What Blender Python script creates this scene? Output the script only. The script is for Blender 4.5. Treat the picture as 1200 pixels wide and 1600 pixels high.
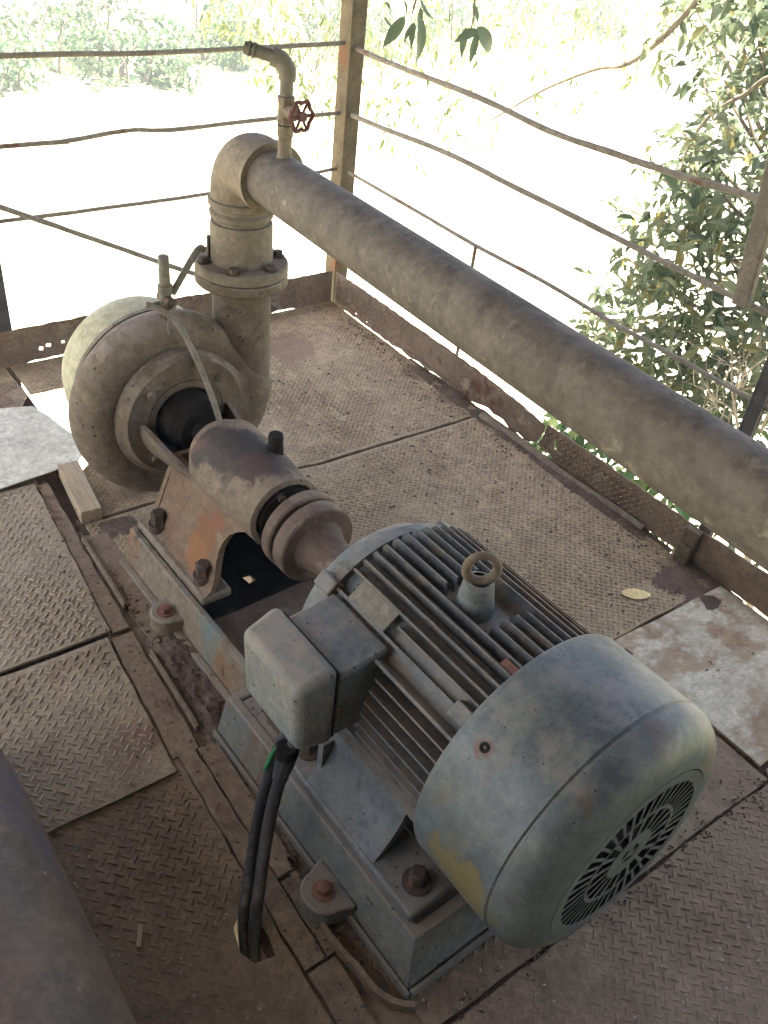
import bpy, bmesh, math, random
from math import pi, sin, cos, radians, atan, sqrt, hypot
from mathutils import Vector, Matrix, noise
from mathutils.geometry import tessellate_polygon, intersect_point_tri_2d
random.seed(7)
R = random.Random(11)
for o in list(bpy.data.objects):
    bpy.data.objects.remove(o)
SC = bpy.context.scene
COL = SC.collection

# ------------------------------------------------------------------ camera
camd = bpy.data.cameras.new('camera')
cam = bpy.data.objects.new('camera', camd)
COL.objects.link(cam)
camd.sensor_fit = 'VERTICAL'
camd.sensor_height = 36.0
camd.sensor_width = 27.0
camd.lens = 36.0 * 1394.64 / 1600.0
camd.clip_start = 0.02
camd.clip_end = 900
RX = Vector((0.57844486, 0.80982844, 0.09787469))
DN = Vector((0.54114778, -0.29118561, -0.78890432))
FW = Vector((-0.61037745, 0.50930231, -0.60667167))
mm = Matrix.Identity(4)
for i in range(3):
    mm[i][0] = RX[i]; mm[i][1] = -DN[i]; mm[i][2] = -FW[i]
mm[2][3] = 1.6
cam.matrix_world = mm
SC.camera = cam

# ------------------------------------------------------------------ light
SUN_EL, SUN_AZ = radians(72), radians(-100)      # azimuth measured from +X towards +Y
world = bpy.data.worlds.new('World'); SC.world = world
world.use_nodes = True
wn = world.node_tree.nodes; wl = world.node_tree.links
wn.clear()
wo = wn.new('ShaderNodeOutputWorld'); wb = wn.new('ShaderNodeBackground'); ws = wn.new('ShaderNodeTexSky')
ws.sky_type = 'NISHITA'; ws.sun_disc = False
ws.sun_elevation = SUN_EL
ws.sun_rotation = pi / 2 - SUN_AZ
ws.air_density = .7; ws.dust_density = 4.0; ws.ozone_density = .4
wb.inputs['Strength'].default_value = 0.13
wl.new(ws.outputs[0], wb.inputs[0]); wl.new(wb.outputs[0], wo.inputs[0])
sund = bpy.data.lights.new('sun', 'SUN'); sund.energy = 4.0; sund.angle = radians(0.55)
sund.color = (1.0, 0.95, 0.86)
sun = bpy.data.objects.new('sun', sund); COL.objects.link(sun)
sd = Vector((cos(SUN_EL) * cos(SUN_AZ), cos(SUN_EL) * sin(SUN_AZ), sin(SUN_EL)))
sun.rotation_euler = sd.to_track_quat('Z', 'Y').to_euler()
SC.view_settings.view_transform = 'Standard'
SC.view_settings.look = 'None'
SC.view_settings.gamma = 1
SC.view_settings.use_curve_mapping = False
SC.view_settings.exposure = 2.85
SC.render.engine = 'CYCLES'
SC.cycles.use_denoising = True
SC.cycles.max_bounces = 8
SC.cycles.diffuse_bounces = 5
SC.cycles.sample_clamp_indirect = 6

# ------------------------------------------------------------------ materials
def ramp(nt, fac, stops):
    n = nt.nodes.new('ShaderNodeValToRGB')
    e = n.color_ramp.elements
    e[0].position, e[0].color = stops[0][0], (*stops[0][1], 1)
    e[1].position, e[1].color = stops[-1][0], (*stops[-1][1], 1)
    for p, c in stops[1:-1]:
        k = e.new(p); k.color = (*c, 1)
    nt.links.new(fac, n.inputs[0])
    return n.outputs[0]

def nz(nt, vec, scale, detail=6, rough=.6, dist=0.0):
    n = nt.nodes.new('ShaderNodeTexNoise')
    n.inputs['Scale'].default_value = scale; n.inputs['Detail'].default_value = detail
    n.inputs['Roughness'].default_value = rough; n.inputs['Distortion'].default_value = dist
    nt.links.new(vec, n.inputs['Vector'])
    return n.outputs[0]

def step(nt, fac, a, b):
    n = nt.nodes.new('ShaderNodeMapRange'); n.interpolation_type = 'SMOOTHSTEP'
    n.inputs[1].default_value = a; n.inputs[2].default_value = b
    nt.links.new(fac, n.inputs[0])
    return n.outputs[0]

def mix(nt, fac, a, b, mode='MIX'):
    n = nt.nodes.new('ShaderNodeMix'); n.data_type = 'RGBA'; n.blend_type = mode
    for s, v in ((0, fac), (6, a), (7, b)):
        if isinstance(v, (int, float)): n.inputs[s].default_value = v
        elif isinstance(v, tuple): n.inputs[s].default_value = (*v, 1)
        else: nt.links.new(v, n.inputs[s])
    return n.outputs[2]

def mul(nt, a, b):
    n = nt.nodes.new('ShaderNodeMath'); n.operation = 'MULTIPLY'
    for i, v in enumerate((a, b)):
        if isinstance(v, (int, float)): n.inputs[i].default_value = v
        else: nt.links.new(v, n.inputs[i])
    return n.outputs[0]

def worn(name, base, patches=(), dust=None, specks=None, rough=.75, metal=0.0, bump=.25, bscale=90, stretch=None, spec=.35, shift=0.0, spots=(), edge=None):
    """base: two colours mottled together; patches: (colour, noise scale, threshold, softness); dust: (colour, amount) on upward faces."""
    m = bpy.data.materials.new(name); m.use_nodes = True
    nt = m.node_tree; N = nt.nodes
    bs = N['Principled BSDF']
    warm = lambda k: (k[0] * 1.04, k[1] * .99, k[2] * .86) if k[0] > k[2] * 1.08 else k
    base = tuple(warm(k) for k in base); patches = [(warm(k[0]),) + tuple(k[1:]) for k in patches]; spots = [(a_, b_, warm(k)) for a_, b_, k in spots]
    geo = N.new('ShaderNodeNewGeometry')
    mp = N.new('ShaderNodeMapping'); nt.links.new(geo.outputs['Position'], mp.inputs[0])
    mp.inputs['Location'].default_value = (shift, shift * 2.3, shift * .7)
    if stretch: mp.inputs['Scale'].default_value = stretch
    P = mp.outputs[0]
    c = ramp(nt, nz(nt, P, 9, 8, .68), [(.32, base[0]), (.68, base[1])])
    fine = nz(nt, P, 70, 5, .7)
    c = mix(nt, 1.0, c, ramp(nt, fine, [(.25, (.66, .66, .66)), (.75, (1.26, 1.26, 1.26))]), 'MULTIPLY')
    c = mix(nt, 1.0, c, ramp(nt, nz(nt, P, 26, 6, .75), [(.3, (.74, .73, .72)), (.7, (1.2, 1.2, 1.2))]), 'MULTIPLY')
    for i, (pc, sc, th, soft, *drip) in enumerate(patches):
        mp2 = N.new('ShaderNodeMapping'); nt.links.new(P, mp2.inputs[0]); mp2.inputs['Location'].default_value = (3.1 * i + 1, 1.7 * i, 5.3 * i)
        if drip: mp2.inputs['Scale'].default_value = drip[0]
        f = step(nt, nz(nt, mp2.outputs[0], sc, 9, .65, .4), th, th + soft)
        c = mix(nt, f, c, pc)
    for sc_, sr_, sco in spots:
        vm = N.new('ShaderNodeVectorMath'); vm.operation = 'DISTANCE'; vm.inputs[1].default_value = sc_
        nt.links.new(geo.outputs['Position'], vm.inputs[0])
        ad = N.new('ShaderNodeMath'); ad.operation = 'MULTIPLY_ADD'; ad.inputs[1].default_value = sr_ * 2.2; 
        nt.links.new(nz(nt, P, 1.6 / sr_, 9, .68, .5), ad.inputs[0]); nt.links.new(vm.outputs['Value'], ad.inputs[2])
        c = mix(nt, step(nt, ad.outputs[0], sr_ * 2.10, sr_ * 1.72), c, sco)
    if dust:
        sx = N.new('ShaderNodeSeparateXYZ'); nt.links.new(geo.outputs['Normal'], sx.inputs[0])
        up = step(nt, sx.outputs[2], .15, .95)
        f = mul(nt, up, step(nt, nz(nt, P, 14, 7, .7), .50 - dust[1] * .35, .72 - dust[1] * .25))
        c = mix(nt, mul(nt, f, .9), c, dust[0])
    if edge:
        bv = N.new('ShaderNodeBevel'); bv.samples = 3; bv.inputs['Radius'].default_value = edge[1]
        dt = N.new('ShaderNodeVectorMath'); dt.operation = 'DOT_PRODUCT'
        nt.links.new(bv.outputs[0], dt.inputs[0]); nt.links.new(geo.outputs['Normal'], dt.inputs[1])
        f = mul(nt, step(nt, dt.outputs['Value'], .985, .86), step(nt, nz(nt, P, 38, 6, .75), .40, .62))
        c = mix(nt, mul(nt, f, .85), c, edge[0])
    if specks:
        v = N.new('ShaderNodeTexVoronoi'); v.inputs['Scale'].default_value = specks[1]
        nt.links.new(P, v.inputs['Vector'])
        f = step(nt, v.outputs['Distance'], .17, .10)
        f = mul(nt, f, step(nt, nz(nt, P, specks[1] * .33, 2), .50, .56))
        c = mix(nt, f, c, specks[0])
    nt.links.new(c, bs.inputs['Base Color'])
    rr = N.new('ShaderNodeMapRange'); nt.links.new(nz(nt, P, 22, 5), rr.inputs[0])
    rr.inputs[3].default_value = max(.1, rough - .15); rr.inputs[4].default_value = min(1, rough + .15)
    nt.links.new(rr.outputs[0], bs.inputs['Roughness'])
    bs.inputs['Metallic'].default_value = metal
    bs.inputs['Specular IOR Level'].default_value = spec
    if bump:
        b = N.new('ShaderNodeBump'); b.inputs['Strength'].default_value = bump; b.inputs['Distance'].default_value = .004
        nt.links.new(nz(nt, P, bscale, 8, .7), b.inputs['Height'])
        b2 = N.new('ShaderNodeBump'); b2.inputs['Strength'].default_value = bump * .7; b2.inputs['Distance'].default_value = .012
        nt.links.new(nz(nt, P, 16, 4, .6), b2.inputs['Height']); nt.links.new(b.outputs[0], b2.inputs['Normal'])
        nt.links.new(b2.outputs[0], bs.inputs['Normal'])
    return m

def leafy(name, cols, trans=.35, rough=.5):
    m = bpy.data.materials.new(name); m.use_nodes = True
    nt = m.node_tree; N = nt.nodes; bs = N['Principled BSDF']
    geo = N.new('ShaderNodeNewGeometry')
    n = len(cols)
    c = ramp(nt, geo.outputs['Random Per Island'], [(i / (n - 1), k) for i, k in enumerate(cols)])
    c = mix(nt, 1.0, c, ramp(nt, nz(nt, geo.outputs['Position'], 3.0, 3), [(.3, (.7, .75, .7)), (.7, (1.25, 1.2, 1.1))]), 'MULTIPLY')
    nt.links.new(c, bs.inputs['Base Color']); bs.inputs['Roughness'].default_value = rough
    tr = N.new('ShaderNodeBsdfTranslucent'); nt.links.new(c, tr.inputs[0])
    ms = N.new('ShaderNodeMixShader'); ms.inputs[0].default_value = trans
    nt.links.new(bs.outputs[0], ms.inputs[1]); nt.links.new(tr.outputs[0], ms.inputs[2])
    nt.links.new(ms.outputs[0], N['Material Output'].inputs[0])
    return m

DUST = (.36, .30, .225)
RUST = (.19, .075, .035)
DARK = (.035, .03, .027)
M = {}
M['deck'] = worn('dusty_deck_steel', ((.27, .21, .14), (.40, .325, .225)), [((.20, .145, .10), 2.2, .57, .14), ((.20, .13, .115), 5, .62, .1)], specks=(DARK, 60), rough=.9, bump=.35, bscale=120, spots=[((-2.62, 1.62, 0), .13, (.235, .165, .125)), ((-2.25, 1.95, 0), .07, (.16, .11, .085)), ((-2.05, 1.97, 0), .08, (.17, .12, .09)), ((-.95, 1.95, 0), .10, (.17, .125, .095))])
M['deck_tread'] = worn('darker_treads', ((.17, .125, .09), (.34, .27, .19)), rough=.9, bump=.2)  # treads darker than the plate around them
M['deck_left'] = worn('grey_brown_deck_steel', ((.215, .175, .125), (.33, .28, .21)), [((.16, .085, .065), 3.2, .57, .12), ((.10, .075, .06), 9, .65, .08)], specks=(DARK, 70), rough=.72, bump=.35, bscale=110, shift=3)
M['deck_near'] = worn('reddish_dark_deck_steel', ((.165, .123, .088), (.25, .195, .142)), [((.21, .17, .118), 3, .52, .18), ((.065, .047, .036), 7, .61, .1), ((.155, .088, .06), 5, .62, .14)], specks=((.3, .28, .24), 55), rough=.85, bump=.55, bscale=110, shift=5)
M['tread_worn'] = worn('worn_tread_tops', ((.24, .205, .155), (.34, .30, .23)), [((.17, .11, .08), 5, .58, .12)], rough=.65, bump=.2)
M['toe'] = worn('rusty_toe_steel', ((.17, .12, .085), (.28, .215, .155)), [((.13, .062, .043), 6, .56, .12), ((.32, .265, .195), 9, .58, .1)], rough=.9, bump=.4, shift=1)
M['painted'] = worn('flaking_white_painted_plate', ((.42, .40, .33), (.58, .56, .48)), [((.25, .17, .11), 2.3, .47, .10), ((.34, .26, .18), 7, .50, .10), ((.09, .07, .055), 17, .64, .05), ((.36, .32, .25), 4, .53, .12)], rough=.9, bump=.6, bscale=45, shift=8, stretch=(1.4, .8, 1))
M['sheet'] = worn('pale_dusty_sheet', ((.44, .44, .39), (.60, .60, .54)), [((.38, .33, .24), 5, .51, .2), ((.14, .11, .09), 26, .65, .06), ((.25, .23, .2), 9, .62, .1)], rough=.8, bump=.25, shift=2)
M['strip'] = worn('rusty_flat_bar', ((.155, .115, .085), (.245, .19, .14)), [((.115, .055, .04), 8, .58, .1), ((.30, .245, .18), 6, .60, .1)], specks=(DARK, 75), rough=.85, bump=.5, shift=6)
M['beam'] = worn('dark_rusty_beam', ((.05, .035, .03), (.10, .07, .055)), rough=.9)
M['wood'] = worn('dusty_timber', ((.30, .23, .15), (.42, .34, .24)), rough=.9, stretch=(.25, 3, 3), bump=.4, dust=(DUST, .3))
M['motor'] = worn('grey_motor_paint', ((.108, .117, .108), (.168, .177, .160)), [((.14, .095, .065), 6, .585, .12), ((.06, .053, .048), 13, .60, .1), ((.19, .165, .13), 18, .60, .12)], dust=((.24, .21, .165), .38), specks=((.035, .03, .027), 60), rough=.65, bump=.3, shift=4, edge=((.25, .215, .17), .004))
M['cowl'] = worn('scuffed_grey_cowl_paint', ((.086, .101, .092), (.133, .147, .129)), [((.12, .085, .06), 6, .60, .1, (1, 1, .25)),  ((.13, .075, .05), 13, .64, .06), ((.055, .062, .072), 3, .57, .15), ((.19, .175, .145), 7, .63, .16)], dust=((.2, .185, .155), .2), specks=((.045, .035, .03), 75), rough=.5, bump=.22, bscale=60, shift=7, spec=.4, edge=((.15, .12, .09), .004), spots=[((-.529, .69, .54), .018, (.13, .07, .045)), ((-.46, .635, .345), .075, (.15, .125, .06)), ((-.36, .70, .20), .06, (.17, .145, .045)), ((-.38, .88, .60), .04, (.105, .085, .072)), ((-.36, 1.03, .50), .06, (.13, .125, .10))])
M['lid'] = worn('dusty_lid_paint', ((.155, .163, .147), (.215, .218, .193)), [((.15, .105, .07), 9, .60, .12), ((.21, .175, .13), 5, .53, .15), ((.08, .07, .06), 30, .64, .06)], dust=((.26, .22, .17), .4), specks=(DARK, 45), rough=.7, bump=.25, shift=4, edge=((.17, .11, .075), .006))
M['fin'] = worn('dusty_fin_paint', ((.085, .09, .088), (.14, .143, .136)), [((.14, .085, .055), 9, .52, .14), ((.19, .16, .12), 16, .52, .12)], dust=((.22, .185, .145), .55), specks=(DARK, 80), rough=.75, bump=.35, shift=2.2)
M['base'] = worn('grey_base_paint', ((.125, .132, .118), (.185, .19, .168)), [((.16, .125, .09), 7, .55, .12), ((.05, .043, .037), 22, .61, .06), ((.14, .10, .07), 5, .58, .1, (1, 1, .2))], dust=((.22, .18, .135), .65), specks=(DARK, 55), rough=.75, bump=.4, shift=9, edge=((.09, .065, .05), .005))
M['base_pump'] = worn('brown_green_base_paint', ((.155, .128, .092), (.22, .182, .132)), [((.21, .105, .05), 6, .53, .14), ((.12, .165, .145), 4, .58, .1), ((.075, .058, .048), 18, .58, .08)], dust=((.26, .22, .165), .4), rough=.85, bump=.45, shift=3.3, edge=((.25, .25, .21), .005))
M['pump'] = worn('dusty_cast_iron', ((.12, .095, .07), (.19, .155, .115)), [((.105, .072, .056), 4.5, .53, .18), ((.18, .10, .068), 8, .63, .12), ((.29, .25, .20), 13, .60, .14)], dust=((.29, .245, .19), .35), specks=(DARK, 38), rough=.85, bump=.45, bscale=75, shift=1.4)
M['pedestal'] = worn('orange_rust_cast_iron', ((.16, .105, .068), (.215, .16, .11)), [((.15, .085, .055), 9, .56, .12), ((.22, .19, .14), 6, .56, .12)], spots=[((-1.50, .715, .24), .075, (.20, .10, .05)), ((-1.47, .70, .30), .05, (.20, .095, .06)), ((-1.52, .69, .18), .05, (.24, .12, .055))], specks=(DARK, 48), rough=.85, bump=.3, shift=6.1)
M['bearing'] = worn('oil_stained_casting', ((.155, .12, .088), (.225, .18, .135)), [((.055, .045, .04), 3.6, .50, .08), ((.12, .072, .055), 6, .57, .1), ((.26, .22, .165), 12, .62, .12)], specks=(DARK, 40), rough=.75, bump=.4, shift=12.4, spots=[((-1.49, .83, .475), .07, (.045, .038, .034)), ((-1.41, .80, .46), .05, (.07, .045, .038))])
M['suction'] = worn('yellow_green_cover_paint', ((.36, .34, .22), (.47, .46, .34)), [((.28, .23, .12), 5, .53, .15)], rough=.7, bump=.12)
M['coupling'] = worn('brown_coupling_iron', ((.095, .065, .05), (.155, .112, .088)), [((.19, .145, .11), 12, .57, .1)], rough=.7, metal=.1, bump=.3, shift=3.8)
M['black'] = worn('greasy_shade_black_iron', ((.010, .009, .008), (.024, .020, .017)), [((.055, .042, .032), 11, .60, .14)], rough=.85, bump=.5, bscale=60, spec=.15)  # grease black; also paints the shade inside the pedestal
M['void'] = worn('black_fan', ((.006, .006, .006), (.014, .013, .012)), rough=.8, bump=0)
M['eye'] = worn('brown_lifting_eye', ((.13, .10, .075), (.19, .155, .12)), [((.15, .08, .05), 14, .56, .12)], rough=.75, bump=.3)
M['bolt'] = worn('dark_bolt_steel', ((.06, .044, .036), (.115, .085, .068)), [((.16, .08, .045), 30, .55, .1)], rough=.7, metal=.1, shift=.7)
M['rustbolt'] = worn('red_rust_bolt', ((.16, .07, .05), (.23, .12, .09)), rough=.8)
M['pipe'] = worn('weathered_pipe_paint', ((.100, .089, .077), (.165, .147, .127)), [((.085, .076, .066), 2.2, .54, .2), ((.24, .215, .175), 24, .58, .12), ((.16, .11, .08), 4, .62, .12), ((.23, .205, .165), 2.8, .55, .2)], rough=.75, bump=.5, bscale=60, shift=5.2, dust=((.22, .19, .15), .2))
M['riser'] = worn('dust_coated_pipe', ((.175, .148, .113), (.245, .212, .165)), [((.13, .105, .082), 4, .55, .18), ((.16, .125, .095), 3, .55, .15, (1.5, 1.5, .25))], rough=.85, bump=.35, shift=2.9)
M['bigpipe'] = worn('purple_brown_foreground_pipe', ((.10, .085, .077), (.165, .135, .115)), [((.18, .13, .085), 3, .50, .18), ((.11, .105, .14), 3.5, .54, .2), ((.19, .175, .155), 9, .65, .1)], specks=((.30, .28, .25), 28), rough=.5, bump=.15, shift=4.6)
M['rail'] = worn('grey_brown_rail_paint', ((.19, .175, .15), (.27, .245, .21)), [((.15, .085, .06), 9, .56, .1)], rough=.85, bump=.4, bscale=60)
M['post'] = worn('rusty_post_paint', ((.105, .083, .052), (.155, .128, .083)), [((.15, .075, .04), 7, .56, .1)], rough=.85, bump=.3, shift=1.9)
M['darkpost'] = worn('dark_post_paint', ((.055, .055, .058), (.11, .105, .10)), rough=.7, bump=.2)
M['redwheel'] = worn('dark_red_handwheel_paint', ((.10, .04, .036), (.16, .07, .06)), rough=.7)
M['galv'] = worn('dull_galvanised', ((.15, .145, .122), (.22, .212, .18)), [((.19, .15, .11), 20, .56, .1)], rough=.7, metal=.1)
M['rubber'] = worn('black_cable_rubber', ((.022, .022, .023), (.05, .048, .046)), [((.12, .10, .08), 14, .60, .14)], dust=((.2, .17, .14), .25), rough=.7, bump=.2)
M['greenwire'] = worn('green_wire', ((.02, .16, .05), (.03, .25, .08)), rough=.4, bump=0)
M['mud'] = worn('dried_mud', ((.085, .062, .048), (.155, .118, .09)), [((.19, .15, .115), 25, .62, .1)], rough=.95, bump=1.0, bscale=130)
M['chips'] = worn('dark_debris', ((.045, .033, .027), (.13, .10, .08)), rough=.95, bump=0)
M['leafdry'] = worn('dry_yellow_leaf', ((.62, .50, .22), (.70, .60, .32)), rough=.6, bump=.05)
M['plate'] = worn('grey_tan_nameplate', ((.19, .175, .145), (.26, .24, .20)), [((.15, .125, .10), 20, .58, .1)], rough=.8)
M['roof'] = worn('rusty_roof_sheet', ((.07, .055, .045), (.12, .095, .08)), rough=.9)
M['shadewall'] = worn('dark_shade_wall', ((.05, .045, .04), (.09, .08, .07)), rough=.9)
M['twig'] = worn('grey_twig_bark', ((.30, .27, .22), (.46, .42, .36)), rough=.9)
M['bark'] = worn('brown_bark', ((.12, .105, .085), (.20, .18, .15)), rough=.95)
M['leaf_near'] = leafy('dull_green_leaves', [(.065, .092, .06), (.09, .125, .072), (.12, .155, .09), (.17, .20, .12), (.085, .115, .075), (.24, .21, .08)], .42)
M['leaf_hang'] = leafy('grey_green_leaves', [(.07, .10, .06), (.10, .13, .08)], .3)
M['leaf_yellow'] = leafy('yellow_green_leaves', [(.15, .20, .09), (.22, .26, .13), (.28, .29, .15), (.12, .18, .08)], .5)
M['leaf_bank'] = leafy('pale_bank_leaves', [(.06, .13, .055), (.09, .17, .07), (.15, .22, .10), (.22, .28, .13)], .35)
M['grass'] = worn('pale_grass_bank', ((.30, .33, .17), (.45, .46, .28)), [((.16, .24, .09), .4, .55, .15)], rough=1, bump=0)

def water_mat():
    m = bpy.data.materials.new('muddy_river_water'); m.use_nodes = True
    nt = m.node_tree; bs = nt.nodes['Principled BSDF']
    geo = nt.nodes.new('ShaderNodeNewGeometry')
    c = ramp(nt, nz(nt, geo.outputs['Position'], .35, 4), [(.35, (.50, .45, .33)), (.6, (.60, .53, .36)), (.78, (.52, .42, .17))])
    nt.links.new(c, bs.inputs['Base Color'])
    bs.inputs['Roughness'].default_value = .18
    b = nt.nodes.new('ShaderNodeBump'); b.inputs['Strength'].default_value = .25; b.inputs['Distance'].default_value = .05
    nt.links.new(nz(nt, geo.outputs['Position'], 2.5, 5), b.inputs['Height']); nt.links.new(b.outputs[0], bs.inputs['Normal'])
    return m
M['water'] = water_mat()

# ------------------------------------------------------------------ mesh helpers
class MB:
    def __init__(s): s.v = []; s.f = []
    def add(s, vs, fs):
        n = len(s.v); s.v += [Vector(v) for v in vs]; s.f += [tuple(n + i for i in f) for f in fs]; return s
    def grid(s, rows, close_u=False, close_v=False, cap0=False, cap1=False):
        nr = len(rows); nc = len(rows[0]); vs = [p for r in rows for p in r]; fs = []
        for i in range(nr if close_v else nr - 1):
            a = i * nc; b = ((i + 1) % nr) * nc
            for j in range(nc if close_u else nc - 1):
                k = (j + 1) % nc
                fs.append((a + j, a + k, b + k, b + j))
        if cap0: fs.append(tuple(reversed(range(nc))))
        if cap1: fs.append(tuple((nr - 1) * nc + j for j in range(nc)))
        return s.add(vs, fs)
    def lathe(s, prof, o=(0, 0, 0), axis='x', n=48, a0=0.0, a1=2 * pi, caps=False):
        """prof: (position along axis, radius)."""
        o = Vector(o); full = abs(a1 - a0 - 2 * pi) < 1e-6; m = n if full else n + 1
        rows = []
        for t, r in prof:
            row = []
            for j in range(m):
                a = a0 + (a1 - a0) * j / n
                u, w = r * sin(a), r * cos(a)
                row.append(o + (Vector((t, u, w)) if axis == 'x' else Vector((u, w, t)) if axis == 'z' else Vector((w, t, u))))
            rows.append(row)
        return s.grid(rows, close_u=full, cap0=caps, cap1=caps)
    def box(s, a, b, M4=None):
        x0, y0, z0 = a; x1, y1, z1 = b
        vs = [Vector((x, y, z)) for z in (z0, z1) for y in (y0, y1) for x in (x0, x1)]
        if M4 is not None: vs = [M4 @ v for v in vs]
        return s.add(vs, [(0, 2, 3, 1), (4, 5, 7, 6), (0, 1, 5, 4), (2, 6, 7, 3), (0, 4, 6, 2), (1, 3, 7, 5)])
    def hexa(s, bot, top):
        n = len(bot)
        return s.add(list(bot) + list(top), [tuple(reversed(range(n))), tuple(range(n, 2 * n))] + [(i, (i + 1) % n, n + (i + 1) % n, n + i) for i in range(n)])
    def tube(s, pts, r, n=10, caps=True):
        pts = [Vector(p) for p in pts]; m = len(pts)
        rs = r if isinstance(r, (list, tuple)) else [r] * m
        t = (pts[1] - pts[0]).normalized()
        up = Vector((0, 0, 1)) if abs(t.z) < .9 else Vector((1, 0, 0))
        u = t.cross(up).normalized(); rows = []
        for i, p in enumerate(pts):
            d = (pts[min(i + 1, m - 1)] - pts[max(i - 1, 0)]).normalized()
            u = (u - d * u.dot(d)).normalized(); w = d.cross(u)
            rows.append([p + (u * cos(2 * pi * k / n) + w * sin(2 * pi * k / n)) * rs[i] for k in range(n)])
        return s.grid(rows, close_u=True, cap0=caps, cap1=caps)
    def xf(s, M4): s.v = [M4 @ v for v in s.v]; return s

def catmull(pts, k=6):
    pts = [Vector(p) for p in pts]; out = []
    for i in range(len(pts) - 1):
        p0 = pts[max(i - 1, 0)]; p1 = pts[i]; p2 = pts[i + 1]; p3 = pts[min(i + 2, len(pts) - 1)]
        for j in range(k):
            t = j / k
            out.append(.5 * ((2 * p1) + (p2 - p0) * t + (2 * p0 - 5 * p1 + 4 * p2 - p3) * t * t + (3 * p1 - p0 - 3 * p2 + p3) * t ** 3))
    out.append(pts[-1]); return out

ORG = {}
def origin(o):
    while o.parent: o = o.parent
    return ORG.get(o.name, Vector((0, 0, 0)))

def mesh(name, mb, m, off=Vector((0, 0, 0)), smooth=40):
    me = bpy.data.meshes.new(name)
    me.from_pydata([tuple(v - off) for v in mb.v], [], mb.f)
    me.update()
    bm = bmesh.new(); bm.from_mesh(me); bmesh.ops.recalc_face_normals(bm, faces=bm.faces); bm.to_mesh(me); bm.free()
    if smooth:
        me.shade_smooth(); me.set_sharp_from_angle(angle=radians(smooth))
    me.materials.append(m)
    return me

def tag(o, label=None, cat=None, group=None, kind=None):
    for k, v in (('label', label), ('category', cat), ('group', group), ('kind', kind)):
        if v: o[k] = v
    return o

# the machine train (base, motor, pump) is turned a little against the deck
MA = atan(.037); MROT = Matrix.Rotation(MA, 4, 'Z'); MORG = Vector((0, .8795, 0))
def place(o, loc, machine):
    loc = Vector(loc); ORG[o.name] = loc
    if machine:
        o.location = MORG + MROT @ loc; o.rotation_euler = (0, 0, MA)
    else:
        o.location = loc

def thing(name, label, cat, loc, group=None, machine=False, kind=None):
    o = bpy.data.objects.new(name, None); COL.objects.link(o)
    o.empty_display_size = .05
    place(o, loc, machine)
    return tag(o, label, cat, group, kind)

def bev(o, w, seg=2):
    if w:
        b = o.modifiers.new('bevel', 'BEVEL'); b.width = w; b.segments = seg; b.limit_method = 'ANGLE'; b.angle_limit = radians(35)
    return o

def part(name, mb, m, parent, smooth=40, bevel=0, label=None, kind=None):
    o = bpy.data.objects.new(name, mesh(name, mb, m, origin(parent), smooth)); COL.objects.link(o)
    o.parent = parent
    return tag(bev(o, bevel), label, None, None, kind)

def single(name, mb, m, label=None, cat=None, loc=None, group=None, machine=False, kind=None, smooth=40, bevel=0):
    if loc is None:
        loc = sum(mb.v, Vector((0, 0, 0))) / len(mb.v); loc.z = min(v.z for v in mb.v)
    o = bpy.data.objects.new(name, mesh(name, mb, m, Vector(loc), smooth)); COL.objects.link(o)
    place(o, loc, machine)
    return tag(bev(o, bevel), label, cat, group, kind)

def inst(name, me, parent, loc, rot=None, scale=None):
    o = bpy.data.objects.new(name, me); COL.objects.link(o); o.parent = parent
    o.location = Vector(loc) - origin(parent)
    if rot: o.rotation_euler = rot
    if scale: o.scale = (scale,) * 3
    return o

# ------------------------------------------------------------------ plates with raised treads
def jag(poly, amp, stepl, rnd):
    out = []
    n = len(poly)
    for i in range(n):
        a = Vector(poly[i]).to_2d(); b = Vector(poly[(i + 1) % n]).to_2d()
        k = max(1, int((b - a).length / stepl)); d = (b - a).normalized(); nn = Vector((-d.y, d.x))
        for j in range(k):
            w = 0 if j == 0 else amp
            out.append(a + (b - a) * (j / k) + nn * rnd.uniform(-w, w))
    return out

def in_poly(p, poly):
    x, y = p; c = False; n = len(poly); j = n - 1
    for i in range(n):
        xi, yi = poly[i][0], poly[i][1]; xj, yj = poly[j][0], poly[j][1]
        if (yi > y) != (yj > y) and x < (xj - xi) * (y - yi) / (yj - yi) + xi: c = not c
        j = i
    return c

def edge_d(p, poly):
    p = Vector(p); best = 9
    for i in range(len(poly)):
        a = Vector(poly[i][:2]); b = Vector(poly[(i + 1) % len(poly)][:2]); ab = b - a
        t = max(0, min(1, (p - a).dot(ab) / max(ab.length_squared, 1e-9)))
        best = min(best, (a + ab * t - p).length)
    return best

def slab(poly, holes, t, M4, amp=.002, stepl=.04, seed=0, warp=0.0):
    """flat plate: outline and holes in (u, v), top at w = 0, thickness t."""
    rnd = random.Random(seed); mb = MB()
    loops = [jag(poly, amp, stepl, rnd)] + [jag(h, amp, stepl, rnd) for h in holes]
    flat = [p for l in loops for p in l]
    tris = tessellate_polygon([[Vector((p.x, p.y, 0)) for p in l] for l in loops])
    n = len(flat)
    def w(p): return warp * noise.noise(Vector((p.x * 2.2, p.y * 2.2, seed)))
    vs = [M4 @ Vector((p.x, p.y, w(p))) for p in flat] + [M4 @ Vector((p.x, p.y, w(p) - t)) for p in flat]
    fs = [tuple(a) for a in tris] + [tuple(n + i for i in reversed(a)) for a in tris]
    k = 0
    for l in loops:
        m = len(l)
        fs += [(k + i, k + (i + 1) % m, n + k + (i + 1) % m, n + k + i) for i in range(m)]
        k += m
    return mb.add(vs, fs)

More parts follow.
